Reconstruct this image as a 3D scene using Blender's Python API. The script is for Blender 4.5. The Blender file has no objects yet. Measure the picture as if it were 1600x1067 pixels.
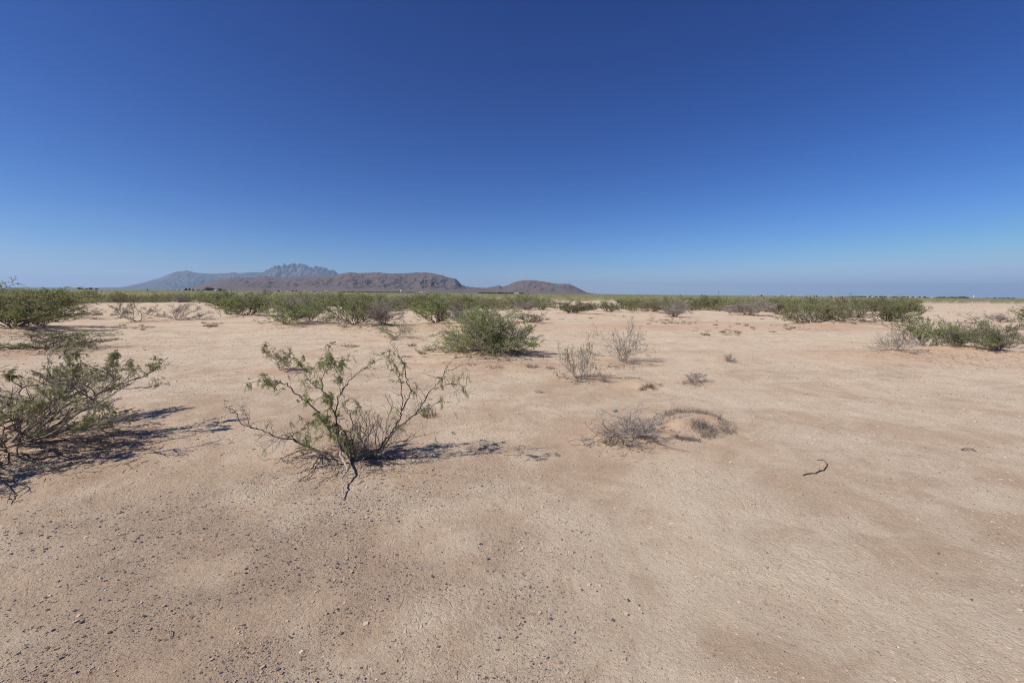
import bpy, math, random
import numpy as np
from mathutils import Vector, Matrix

# ------------------------------------------------------------------ camera, sky, sun, exposure
SC = bpy.context.scene
W, H, FPX = 1600.0, 1067.0, 711.0
CAM_H = 1.6
PITCH = math.atan(75.0 / FPX)
ROLL = math.radians(0.54)
Fv = np.array([0, math.cos(PITCH), -math.sin(PITCH)])
U0 = np.array([0, math.sin(PITCH), math.cos(PITCH)])
R0 = np.array([1.0, 0, 0])
Rv = math.cos(ROLL) * R0 + math.sin(ROLL) * U0
Uv = -math.sin(ROLL) * R0 + math.cos(ROLL) * U0
CAM = np.array([0, 0, CAM_H])
cd = bpy.data.cameras.new('camera')
cd.sensor_width = 36.0
cd.lens = 36.0 * FPX / W
cd.clip_start = 0.05
cd.clip_end = 200000
cam = bpy.data.objects.new('camera', cd)
SC.collection.objects.link(cam)
cam.matrix_world = Matrix(((Rv[0], Uv[0], -Fv[0], 0), (Rv[1], Uv[1], -Fv[1], 0),
                           (Rv[2], Uv[2], -Fv[2], CAM_H), (0, 0, 0, 1)))
SC.camera = cam

SUN_EL = math.radians(44)
SHADOW_AZ = math.radians(65)          # shadows fall this far to the right of straight ahead
sun_dir = np.array([-math.sin(SHADOW_AZ) * math.cos(SUN_EL), -math.cos(SHADOW_AZ) * math.cos(SUN_EL), math.sin(SUN_EL)])
sl = bpy.data.lights.new('sun', 'SUN')
sl.energy = 4.3
sl.angle = math.radians(0.53)
sl.color = (1.0, 0.955, 0.89)
so = bpy.data.objects.new('sun', sl)
SC.collection.objects.link(so)
so.rotation_euler = Vector(sun_dir).to_track_quat('Z', 'Y').to_euler()

wd = bpy.data.worlds.new('World')
SC.world = wd
wd.use_nodes = True
wn = wd.node_tree
bg = wn.nodes['Background']
sky = wn.nodes.new('ShaderNodeTexSky')
sky.sky_type = 'NISHITA'
sky.sun_disc = False
sky.sun_elevation = SUN_EL
sky.sun_rotation = math.atan2(sun_dir[0], sun_dir[1])
sky.altitude = 1250
sky.air_density = 1.0
sky.dust_density = 0.35
sky.ozone_density = 1.2
# the deep, strongly saturated blue of dry air at altitude: a contrast curve per channel on the sky's own colour
_k = .085 * 1.231
sep_ = wn.nodes.new('ShaderNodeSeparateColor'); com_ = wn.nodes.new('ShaderNodeCombineColor')
wn.links.new(sky.outputs['Color'], sep_.inputs[0])
for i_, (g_, a_) in enumerate(((2.05, .74), (1.65, .78), (1.33, 1.06))):
    m1 = wn.nodes.new('ShaderNodeMath'); m1.operation = 'MULTIPLY'; m1.inputs[1].default_value = _k
    m2 = wn.nodes.new('ShaderNodeMath'); m2.operation = 'SMOOTH_MIN'; m2.inputs[1].default_value = (.78, .86, .82)[i_]; m2.inputs[2].default_value = .12
    m3 = wn.nodes.new('ShaderNodeMath'); m3.operation = 'POWER'; m3.inputs[1].default_value = g_
    m4 = wn.nodes.new('ShaderNodeMath'); m4.operation = 'MULTIPLY'; m4.inputs[1].default_value = a_ / _k
    wn.links.new(sep_.outputs[i_], m1.inputs[0]); wn.links.new(m1.outputs[0], m2.inputs[0])
    wn.links.new(m2.outputs[0], m3.inputs[0]); wn.links.new(m3.outputs[0], m4.inputs[0])
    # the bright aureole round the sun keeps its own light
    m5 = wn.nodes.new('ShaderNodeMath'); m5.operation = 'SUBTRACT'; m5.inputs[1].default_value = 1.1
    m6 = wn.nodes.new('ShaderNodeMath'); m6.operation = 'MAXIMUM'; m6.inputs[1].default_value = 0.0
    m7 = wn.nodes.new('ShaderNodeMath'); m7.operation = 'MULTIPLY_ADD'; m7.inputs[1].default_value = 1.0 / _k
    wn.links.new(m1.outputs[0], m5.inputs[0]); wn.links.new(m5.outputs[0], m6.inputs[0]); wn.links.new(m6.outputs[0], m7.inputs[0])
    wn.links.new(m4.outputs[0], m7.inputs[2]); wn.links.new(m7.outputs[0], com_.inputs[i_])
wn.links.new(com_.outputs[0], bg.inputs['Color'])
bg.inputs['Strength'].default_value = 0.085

SC.view_settings.view_transform = 'Standard'
SC.view_settings.look = 'None'
SC.view_settings.exposure = 0.30
SC.view_settings.gamma = 1.0
SC.render.engine = 'CYCLES'
SC.cycles.max_bounces = 6
SC.cycles.volume_bounces = 1
SC.cycles.transparent_max_bounces = 8
SC.cycles.use_denoising = True
SC.cycles.denoising_prefilter = 'NONE'
SC.cycles.filter_width = 1.0
SC.cycles.volume_step_rate = 10

rng = np.random.default_rng(11)
random.seed(11)
COL = SC.collection.objects

# ------------------------------------------------------------------ numeric noise
_perm = np.random.default_rng(5).permutation(256)
_ang = np.random.default_rng(6).uniform(0, 2 * np.pi, 256)

def pnoise(x, y, s=0):
    x = np.asarray(x, float); y = np.asarray(y, float)
    xi = np.floor(x).astype(np.int64); yi = np.floor(y).astype(np.int64)
    xf = x - xi; yf = y - yi
    u = xf * xf * xf * (xf * (xf * 6 - 15) + 10); v = yf * yf * yf * (yf * (yf * 6 - 15) + 10)
    def g(ix, iy, dx, dy):
        a = _ang[_perm[(_perm[(ix + s * 17) & 255] + iy) & 255]]
        return np.cos(a) * dx + np.sin(a) * dy
    n00 = g(xi, yi, xf, yf); n10 = g(xi + 1, yi, xf - 1, yf)
    n01 = g(xi, yi + 1, xf, yf - 1); n11 = g(xi + 1, yi + 1, xf - 1, yf - 1)
    return (n00 * (1 - u) + n10 * u) * (1 - v) + (n01 * (1 - u) + n11 * u) * v * 1.0

def fbm(x, y, s=0, o=4):
    t = 0; a = 1.0; f = 1.0
    for i in range(o):
        t = t + a * pnoise(x * f, y * f, s + i); a *= .5; f *= 2.03
    return t

def sm(a, b, t):
    t = np.clip((t - a) / (b - a), 0, 1)
    return t * t * (3 - 2 * t)

# ------------------------------------------------------------------ pixel helpers (photo coordinates -> a place on the ground)
def ray(px, py):
    d = Fv * FPX + Rv * (px - W / 2) + Uv * (H / 2 - py)
    return d

MOUNDS = []   # x, y, radius_x, radius_y, height

def height(x, y):
    x = np.asarray(x, float); y = np.asarray(y, float)
    r = np.hypot(x, y)
    h = 0.030 * fbm(x / 3.5, y / 3.5, 1, 3) * sm(1.0, 5, r)
    h = h + 0.22 * fbm(x / 34, y / 34, 4, 3) * sm(7, 32, r)
    h = h + 0.010 * fbm(x / .55, y / .55, 8, 3)
    near = 1 - sm(10, 30, r)
    h = h + 0.0035 * fbm(x / .12, y / .12, 12, 2) * near
    for (mx, my, rx, ry, mh) in MOUNDS:
        q = ((x - mx) / rx) ** 2 + ((y - my) / ry) ** 2
        wob = 1 + .35 * pnoise(x / (rx * .6) + mx, y / (ry * .6), 3)
        h = h + mh * np.exp(-np.clip(q * wob, 0, 30))
    return h

def mound_mask(x, y):
    m = np.zeros_like(np.asarray(x, float))
    for (mx, my, rx, ry, mh) in MOUNDS:
        q = ((x - mx) / (rx * 1.35)) ** 2 + ((y - my) / (ry * 1.35)) ** 2
        m = np.maximum(m, np.exp(-q))
    return m

def gp(px, py):
    """point of the ground seen at a photo pixel"""
    d = ray(px, py)
    z = 0.0
    for _ in range(6):
        t = (z - CAM_H) / d[2]
        p = CAM + d * t
        z = .5 * z + .5 * float(height(p[0], p[1]))
    return np.array([p[0], p[1], float(height(p[0], p[1]))])

def depth(p):
    return float(np.dot(p - CAM, Fv))

def at_plane(px, py, Y):
    d = ray(px, py)
    return CAM + d * (Y / d[1])

def gpd(px, Y):
    """ground point in column px at forward distance Y"""
    d = ray(px, 460)
    x = d[0] / d[1] * Y
    return np.array([x, Y, float(height(x, Y))])

# ------------------------------------------------------------------ mesh helpers
class MB:
    """collects vertices, faces and a per-vertex random number, builds ONE mesh object"""
    def __init__(s):
        s.V = []; s.F = []; s.A = []; s.n = 0
    def add(s, V, Fs, a):
        V = np.asarray(V, np.float32).reshape(-1, 3)
        for F in (Fs if isinstance(Fs, list) else [Fs]):
            s.F.append(np.asarray(F, np.int64) + s.n)
        s.V.append(V)
        a = np.asarray(a, np.float32)
        s.A.append(np.full(len(V), a) if a.ndim == 0 else a)
        s.n += len(V)
    def mesh(s, name, mat, smooth=False):
        me = bpy.data.meshes.new(name)
        V = np.concatenate(s.V); A = np.concatenate(s.A)
        me.vertices.add(len(V)); me.vertices.foreach_set('co', V.ravel())
        lens = np.concatenate([np.full(len(F), F.shape[1]) for F in s.F])
        loops = np.concatenate([F.ravel() for F in s.F])
        me.loops.add(len(loops)); me.loops.foreach_set('vertex_index', loops.astype(np.int32))
        me.polygons.add(len(lens))
        st = np.concatenate([[0], np.cumsum(lens)[:-1]])
        me.polygons.foreach_set('loop_start', st.astype(np.int32))
        me.polygons.foreach_set('loop_total', lens.astype(np.int32))
        me.polygons.foreach_set('use_smooth', np.full(len(lens), smooth))
        at = me.attributes.new('rnd', 'FLOAT', 'POINT'); at.data.foreach_set('value', A)
        me.materials.append(mat)
        me.update(calc_edges=True)
        return me
    def build(s, name, mat, parent=None, smooth=False):
        o = bpy.data.objects.new(name, s.mesh(name, mat, smooth))
        COL.link(o)
        if parent is not None: o.parent = parent
        return o

def tag(o, label=None, cat=None, group=None, kind=None):
    if label: o['label'] = label
    if cat: o['category'] = cat
    if group: o['group'] = group
    if kind: o['kind'] = kind
    return o

def empty(name, loc, rz=0.0, scale=(1, 1, 1)):
    o = bpy.data.objects.new(name, None); COL.link(o)
    o.location = loc; o.rotation_euler = (0, 0, rz); o.scale = scale
    o.empty_display_size = .2
    return o

def tube(mb, P, r0, r1, k=4, a=0.5):
    P = np.asarray(P, float); n = len(P)
    T = np.gradient(P, axis=0); T /= np.linalg.norm(T, axis=1)[:, None] + 1e-9
    ref = np.where(np.abs(T[:, 2:3]) > .9, np.array([[1., 0, 0]]), np.array([[0, 0, 1.]]))
    A = np.cross(T, ref); A /= np.linalg.norm(A, axis=1)[:, None] + 1e-9
    B = np.cross(T, A)
    r = np.linspace(r0, r1, n) if np.ndim(r0) == 0 else r0
    th = np.linspace(0, 2 * np.pi, k, endpoint=False)
    ring = A[:, None, :] * np.cos(th)[None, :, None] + B[:, None, :] * np.sin(th)[None, :, None]
    V = P[:, None, :] + ring * r[:, None, None]
    i = np.arange(n - 1)[:, None] * k; j = np.arange(k)[None, :]; j2 = (j + 1) % k
    F = np.stack([i + j, i + j2, i + k + j2, i + k + j], -1).reshape(-1, 4)
    mb.add(V.reshape(-1, 3), F, a)

def norm(v):
    return v / (np.linalg.norm(v) + 1e-9)

def rnd_dirs(n, g):
    v = g.normal(size=(n, 3)); return v / np.linalg.norm(v, axis=1)[:, None]

def leaf_cards(mb, P, D, L, Wd, g, a=None):
    """thin folded leaf: two quads meeting along the midrib; P,D (n,3), L,Wd (n,)"""
    n = len(P)
    if n == 0: return
    S = np.cross(D, rnd_dirs(n, g)); S /= np.linalg.norm(S, axis=1)[:, None] + 1e-9
    N = np.cross(D, S)
    L = L[:, None]; Wd = Wd[:, None]
    droop = np.array([[0, 0, -1.]]) * L * .18
    p0 = P; p1 = P + D * L + droop
    m = P + D * L * .5
    a1 = m + S * Wd * .5 + N * Wd * .2; a2 = m - S * Wd * .5 + N * Wd * .2
    V = np.stack([p0, a1, p1, a2], 1).reshape(-1, 3)
    F = np.arange(n * 4).reshape(n, 4)
    if a is None: a = g.random(n)
    mb.add(V, F, np.repeat(a, 4))

def pinnate(mb, P, D, g, L=.075, nl=9, leaflet=.020, lw=.0042):
    """mesquite leaf: two drooping pinnae, each a rachis set with narrow leaflets"""
    for p, d in zip(P, D):
        a = g.random()
        l = L * g.uniform(.7, 1.2)
        side = norm(np.cross(d, [0, 0, 1]) + .001)
        for sgn in (-1, 1):
            dd = norm(d + side * sgn * g.uniform(.25, .6) + np.array([0, 0, -.25]))
            t = np.linspace(.18, 1, nl)
            C = p + dd * (t[:, None] * l) + np.array([0, 0, -1]) * (t[:, None] ** 2 * l * .28)
            sd = norm(np.cross(dd, norm(g.normal(size=3))))
            ls = leaflet * (1 - .35 * t)[:, None]
            fwd = dd * .45
            q = []
            for s2 in (-1, 1):
                tip = C + (sd * s2 + fwd) * ls
                w = dd * lw * .5
                q.append(np.stack([C - w, C + w, tip + w * .5, tip - w * .5], 1))
            V = np.concatenate(q).reshape(-1, 3)
            mb.add(V, np.arange(len(V)).reshape(-1, 4), a)
            w2 = sd * .0011
            R = np.array([p - w2, p + w2, C[-1] + w2, C[-1] - w2])
            mb.add(R, np.array([[0, 1, 2, 3]]), a)

# ------------------------------------------------------------------ materials
def newmat(name):
    m = bpy.data.materials.new(name); m.use_nodes = True
    nt = m.node_tree; nt.nodes.clear()
    out = nt.nodes.new('ShaderNodeOutputMaterial')
    return m, nt, out

def ramp(nt, fac, stops, interp='LINEAR'):
    r = nt.nodes.new('ShaderNodeValToRGB'); r.color_ramp.interpolation = interp
    e = r.color_ramp.elements
    while len(e) < len(stops): e.new(.5)
    for el, (p, c) in zip(e, stops):
        el.position = p; el.color = (*c, 1)
    nt.links.new(fac, r.inputs[0]); return r.outputs[0]

def noise(nt, vec, scale, detail=4, rough=.55, dist=0.0):
    n = nt.nodes.new('ShaderNodeTexNoise'); n.inputs['Scale'].default_value = scale
    n.inputs['Detail'].default_value = detail; n.inputs['Roughness'].default_value = rough
    n.inputs['Distortion'].default_value = dist
    nt.links.new(vec, n.inputs['Vector']); return n.outputs['Fac']

def mixc(nt, fac, a, b, mode='MIX'):
    m = nt.nodes.new('ShaderNodeMix'); m.data_type = 'RGBA'; m.blend_type = mode
    for inp, v in ((m.inputs['Factor'], fac), (m.inputs[6], a), (m.inputs[7], b)):
        if isinstance(v, (int, float)): inp.default_value = v
        elif isinstance(v, tuple): inp.default_value = (*v, 1)
        else: nt.links.new(v, inp)
    return m.outputs[2]

def mth(nt, op, a, b=None, c=None, clamp=False):
    m = nt.nodes.new('ShaderNodeMath'); m.operation = op; m.use_clamp = clamp
    for i, v in enumerate((a, b, c)):
        if v is None: continue
        if isinstance(v, (int, float)): m.inputs[i].default_value = v
        else: nt.links.new(v, m.inputs[i])
    return m.outputs[0]

def attr(nt, name):
    a = nt.nodes.new('ShaderNodeAttribute'); a.attribute_name = name; return a.outputs['Fac']

def mat_leaf(name, stops, trans=.3, rough=.55):
    m, nt, out = newmat(name)
    oi = nt.nodes.new('ShaderNodeObjectInfo')
    f = attr(nt, 'rnd')
    c = ramp(nt, f, stops)
    hs = nt.nodes.new('ShaderNodeHueSaturation')
    nt.links.new(c, hs.inputs['Color'])
    nt.links.new(mth(nt, 'MULTIPLY_ADD', oi.outputs['Random'], .042, .470), hs.inputs['Hue'])
    nt.links.new(mth(nt, 'MULTIPLY_ADD', oi.outputs['Random'], .45, .88), hs.inputs['Value'])
    p = nt.nodes.new('ShaderNodeBsdfPrincipled'); p.inputs['Roughness'].default_value = rough
    p.inputs['Specular IOR Level'].default_value = .3
    nt.links.new(hs.outputs[0], p.inputs['Base Color'])
    t = nt.nodes.new('ShaderNodeBsdfTranslucent'); nt.links.new(hs.outputs[0], t.inputs['Color'])
    x = nt.nodes.new('ShaderNodeMixShader'); x.inputs[0].default_value = trans
    nt.links.new(p.outputs[0], x.inputs[1]); nt.links.new(t.outputs[0], x.inputs[2])
    nt.links.new(x.outputs[0], out.inputs['Surface'])
    return m

def mat_bark(name, stops, scale=60):
    m, nt, out = newmat(name)
    g = nt.nodes.new('ShaderNodeTexCoord')
    n = noise(nt, g.outputs['Object'], scale, 3)
    f = mth(nt, 'MULTIPLY_ADD', n, .6, mth(nt, 'MULTIPLY_ADD', attr(nt, 'rnd'), .7, -.15), clamp=True)
    c = ramp(nt, f, stops)
    p = nt.nodes.new('ShaderNodeBsdfPrincipled'); p.inputs['Roughness'].default_value = .85
    p.inputs['Specular IOR Level'].default_value = .2
    nt.links.new(c, p.inputs['Base Color'])
    b = nt.nodes.new('ShaderNodeBump'); b.inputs['Strength'].default_value = .5; b.inputs['Distance'].default_value = .004
    nt.links.new(n, b.inputs['Height']); nt.links.new(b.outputs[0], p.inputs['Normal'])
    nt.links.new(p.outputs[0], out.inputs['Surface'])
    return m

M = {}
M['leaf_green'] = mat_leaf('leaf_green', [(0, (.195, .240, .088)), (.45, (.285, .335, .130)), (.85, (.370, .410, .180)), (1, (.47, .43, .26))], .58)
M['leaf_fresh'] = mat_leaf('leaf_fresh', [(0, (.225, .285, .095)), (.5, (.340, .405, .145)), (.9, (.430, .470, .200)), (1, (.50, .47, .28))], .58)
M['leaf_olive'] = mat_leaf('leaf_olive', [(0, (.235, .245, .120)), (.5, (.345, .345, .175)), (.9, (.420, .400, .230)), (1, (.47, .42, .28))], .58)
M['leaf_grey'] = mat_leaf('leaf_grey', [(0, (.250, .235, .175)), (.5, (.335, .310, .235)), (.9, (.400, .365, .285)), (1, (.44, .40, .32))], .45)
M['leaf_rust'] = mat_leaf('leaf_rust', [(0, (.12, .085, .035)), (.6, (.20, .13, .05)), (1, (.26, .18, .08))], .2)
M['bark_dark'] = mat_bark('bark_dark', [(0, (.050, .038, .030)), (.5, (.125, .100, .082)), (1, (.26, .22, .18))])
M['bark_brown'] = mat_bark('bark_brown', [(0, (.10, .078, .062)), (.5, (.20, .163, .134)), (1, (.36, .31, .26))])
M['bark_grey'] = mat_bark('bark_grey', [(0, (.17, .138, .114)), (.5, (.31, .265, .225)), (1, (.46, .41, .35))])
M['grass_dry'] = mat_leaf('grass_dry', [(0, (.20, .165, .12)), (.5, (.32, .275, .21)), (1, (.46, .41, .33))], .15, .8)
M['grass_brown'] = mat_leaf('grass_brown', [(0, (.09, .058, .036)), (.5, (.17, .11, .07)), (1, (.30, .21, .14))], .1, .8)
M['tree_leaf'] = mat_leaf('tree_leaf', [(0, (.045, .06, .035)), (.6, (.075, .10, .055)), (1, (.11, .14, .08))], .15)
M['orchard_leaf'] = mat_leaf('orchard_leaf', [(0, (.04, .075, .035)), (.6, (.065, .11, .05)), (1, (.09, .14, .065))], .15)

# ------------------------------------------------------------------ shrubs of the photo: x0, x1, y_top, x_base, y_base, look, seed, label
# look keys: see LOOKS below
HERO = [
 (-70, 112, 452, 22, 524, 'tall', 1, 'large dark stemmed green mesquite at the left edge crossing the horizon'),
 (8, 146, 519, 85, 553, 'low', 2, 'low sprawling green shrub right below the big mesquite at the left edge'),
 (30, 128, 463, 100, 502, 'olive', 3, 'olive mesquite just behind the big dark stemmed one at the left edge'),
 (182, 243, 467, 214, 507, 'vase', 4, 'open vase shaped shrub with bare twisting stems standing alone on the left sand flat'),
 (243, 318, 475, 282, 503, 'vaselow', 5, 'low pale grey green shrub directly right of the open vase shaped one'),
 (339, 351, 481, 345, 496, 'twig', 6, 'tiny dry brown bush on reddish sand at the left foot of the green mesquite row'),
 (352, 422, 460, 392, 498, 'green', 7, 'round green mesquite at the left end of the middle shrub row'),
 (417, 478, 462, 450, 513, 'yellow', 8, 'yellow green mesquite leaning left on dark stems in the middle row'),
 (456, 512, 466, 484, 509, 'mixed', 9, 'half bare brownish mesquite right beside the yellow green one'),
 (512, 596, 461, 552, 516, 'green', 10, 'biggest dense green mesquite below the flat topped brown hill'),
 (572, 628, 474, 598, 514, 'bare', 11, 'leafless grey shrub on the right side of the biggest dense green mesquite'),
 (586, 648, 502, 618, 532, 'lowfresh', 12, 'low light green bush in front of the leafless grey shrub'),
 (643, 722, 460, 682, 513, 'fresh', 13, 'bright green mesquite fanning up from dark stems behind the sand bank'),
 (697, 752, 474, 724, 512, 'bare', 14, 'grey brown half dead shrub behind the broad mound of green mesquite'),
 (722, 800, 476, 762, 518, 'olive', 15, 'olive green shrub rising behind the broad mound of green mesquite'),
 (692, 832, 488, 762, 563, 'mound', 16, 'broad mound shaped green mesquite near the centre of the flat, spilling onto red sand'),
 (798, 852, 486, 826, 507, 'flat', 17, 'flat topped low green bush at the right shoulder of the broad green mound'),
 (858, 928, 471, 892, 493, 'green', 18, 'wide green shrub left of the pair on the pale sand rise'),
 (926, 980, 468, 952, 490, 'fresh', 19, 'round leafy green shrub right of the pair on the pale sand rise'),
 (988, 1050, 468, 1012, 492, 'yellow', 20, 'yellow green shrub joined to a grey one on the sand rise right of centre'),
 (1032, 1078, 474, 1052, 498, 'bare', 21, 'dry grey shrub joined to the right side of a yellow green one'),
 (1072, 1134, 463, 1104, 485, 'fresh', 22, 'brightest green shrub standing on the low red bank right of centre'),
 (1138, 1198, 470, 1168, 496, 'bare', 23, 'purplish grey leafless shrub left of the long green thicket'),
 (1186, 1246, 468, 1216, 495, 'olive', 24, 'olive brown shrub between a purplish grey one and the long green thicket'),
 (1222, 1312, 467, 1266, 515, 'yellow', 25, 'pale green sprawling mesquite at the front left of the long thicket'),
 (1280, 1352, 468, 1312, 508, 'olive', 26, 'olive mesquite in the middle of the long thicket on the right'),
 (1343, 1432, 469, 1386, 509, 'green', 27, 'rounded green mesquite with a dark stem closing the long thicket on its right'),
 (1362, 1436, 519, 1408, 560, 'dead', 28, 'leafless sprawling grey branches at the left end of the nearer right hand thicket'),
 (1402, 1480, 498, 1446, 553, 'green', 29, 'darkest green bush of the nearer right hand thicket'),
 (1456, 1534, 506, 1492, 556, 'mixed', 30, 'half bare green and grey bush in the middle of the nearer right hand thicket'),
 (1512, 1600, 503, 1555, 563, 'mixed', 31, 'wide green bush ending the nearer right hand thicket'),
 (1588, 1640, 478, 1612, 508, 'fresh', 32, 'green bush cut off by the right edge above the nearer thicket'),
 (1500, 1546, 486, 1526, 508, 'twigopen', 33, 'thin leafless shrub on the sand behind the nearer right hand thicket'),
 (1546, 1580, 490, 1562, 506, 'bare', 34, 'small rounded grey bush just right of the thin leafless shrub'),
 (1592, 1640, 515, 1610, 541, 'bare', 35, 'dark grey bush cut off by the right edge beside the nearer thicket'),
 (411, 468, 540, 440, 584, 'sapling', 36, 'small sparse leafy sapling behind the near twisted mesquite, on cracked soil'),
 (864, 936, 532, 910, 600, 'leanl', 37, 'small shrub with leafy green left side and bare base beside the tall sparse one'),
 (930, 1016, 503, 968, 574, 'sparse', 38, 'tall sparse shrub of upright pale stems right of centre'),
 (1054, 1114, 580, 1084, 601, 'cushion', 39, 'low grey cushion of stiff twigs on the open flat right of the sand hump'),
 (1121, 1154, 552, 1136, 567, 'cushion', 40, 'smallest low green grey cushion bush alone on the grey flat'),
 (912, 1052, 640, 982, 697, 'deadlow', 41, 'dry grey brush sprawling on the near sand mound, bluish stone behind it'),
 (1405, 1420, 480, 1412, 492, 'twig', 42, 'tiny dry bush at the right foot of the long thicket'),
]
LOOKS = {
 # stems, spread(0 upright..1 flat), levels, leaf mat, bark mat, leaves, leaf size, bare fraction, mound height factor
 'tall':   dict(n=16, spread=.75, leaf='leaf_green', bark='bark_dark', leaves=9500, ls=.06, bare=.1, mound=.1, twigs=1.3),
 'low':    dict(n=18, spread=.95, leaf='leaf_green', bark='bark_dark', leaves=4200, ls=.05, bare=.25, mound=.06, twigs=1.2),
 'olive':  dict(n=16, spread=.8, leaf='leaf_olive', bark='bark_brown', leaves=4600, ls=.06, bare=.15, mound=0.08, twigs=1.),
 'green':  dict(n=18, spread=.8, leaf='leaf_green', bark='bark_dark', leaves=7500, ls=.055, bare=.12, mound=0.10, twigs=1.2),
 'fresh':  dict(n=17, spread=.8, leaf='leaf_fresh', bark='bark_dark', leaves=6500, ls=.055, bare=.1, mound=0.12, twigs=1.1),
 'yellow': dict(n=17, spread=.85, leaf='leaf_fresh', bark='bark_dark', leaves=4600, ls=.055, bare=.2, mound=0.12, twigs=1.2),
 'mixed':  dict(n=18, spread=.9, leaf='leaf_green', bark='bark_brown', leaves=5600, ls=.05, bare=.33, mound=0.13, twigs=1.6),
 'bare':   dict(n=17, spread=.7, leaf='leaf_grey', bark='bark_grey', leaves=900, ls=.04, bare=.4, mound=.1, twigs=1.8),
 'dead':   dict(n=12, spread=1.0, leaf='leaf_grey', bark='bark_grey', leaves=150, ls=.04, bare=.6, mound=0.08, twigs=1.3),
 'lowfresh': dict(n=10, spread=.85, leaf='leaf_fresh', bark='bark_grey', leaves=2400, ls=.05, bare=.2, mound=.08, twigs=1.2),
 'flat':   dict(n=18, spread=.9, leaf='leaf_green', bark='bark_dark', leaves=2600, ls=.05, bare=.1, mound=.1, twigs=1.),
 'mound':  dict(n=40, spread=.95, leaf='leaf_fresh', bark='bark_brown', leaves=15000, ls=.045, bare=.16, mound=0.10, twigs=1.3),
 'vase':   dict(n=7, spread=.7, leaf='leaf_olive', bark='bark_dark', leaves=1100, ls=.045, bare=.2, mound=.03, twigs=1.1),
 'vaselow':dict(n=9, spread=.85, leaf='leaf_grey', bark='bark_grey', leaves=1300, ls=.045, bare=.25, mound=.03, twigs=1.2),
 'twig':   dict(n=5, spread=.5, leaf='leaf_rust', bark='bark_brown', leaves=120, ls=.035, bare=.3, mound=.0, twigs=.7),
 'twigopen':dict(n=7, spread=.8, leaf='leaf_grey', bark='bark_brown', leaves=80, ls=.04, bare=.5, mound=.05, twigs=.8),
 'sapling':dict(n=8, spread=.5, leaf='leaf_olive', bark='bark_grey', leaves=420, ls=.04, bare=.15, mound=.02, twigs=.7, pin=True),
 'leanl':  dict(n=12, spread=.8, leaf='leaf_olive', bark='bark_grey', leaves=2300, ls=.03, bare=.3, mound=.05, twigs=1.2, lean=-.35),
 'sparse': dict(n=13, spread=.55, leaf='leaf_olive', bark='bark_grey', leaves=2000, ls=.03, bare=.2, mound=.05, twigs=1.1),
 'cushion':dict(n=14, spread=.8, leaf='leaf_grey', bark='bark_grey', leaves=420, ls=.02, bare=.3, mound=.02, twigs=1.2),
 'deadlow':dict(n=22, spread=1.08, leaf='leaf_grey', bark='bark_grey', leaves=500, ls=.02, bare=.4, mound=.04, twigs=1.1),
}
placed = []
for (x0, x1, yt, xb, yb, look, seed, label) in HERO:
    L = LOOKS[look]
    G = gp(xb, yb - (yb - yt) * .06)
    k = depth(G) / FPX
    w = (x1 - x0) * k
    push = min(w * .22, 1.2)
    c = G + norm(np.array([G[0], G[1], 0])) * push
    placed.append([c, x0, x1, yt, xb, yb, look, seed, label])
    mh = L['mound'] * min(w / 2.2, 1.6)
    if mh > .004:
        MOUNDS.append((c[0], c[1], max(w * .52, .25), max(w * .45, .25), mh))
# hand placed relief: near mesquites, the grassy hump, the small red hump, red banks of the middle distance
def mnd(px, py, rx, ry, h):
    p = gp(px, py); MOUNDS.append((p[0], p[1], rx, ry, h))
mnd(535, 712, .46, .30, .105)
mnd(40, 694, 1.1, .6, .07)
mnd(1066, 672, .28, .19, .13); mnd(1100, 664, .30, .17, .13); mnd(1010, 680, .4, .2, .04)
mnd(996, 603, .34, .20, .10)
mnd(1000, 512, 4.2, 1.4, .07)
mnd(1120, 506, 5.0, 1.5, .10)
mnd(655, 512, 3.0, 1.3, .10)
mnd(830, 572, 1.3, .4, .04)
mnd(1290, 512, 5.0, 1.6, .13)
mnd(1500, 550, 3.4, 1.1, .12)
mnd(690, 572, .6, .3, .05)

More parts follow.
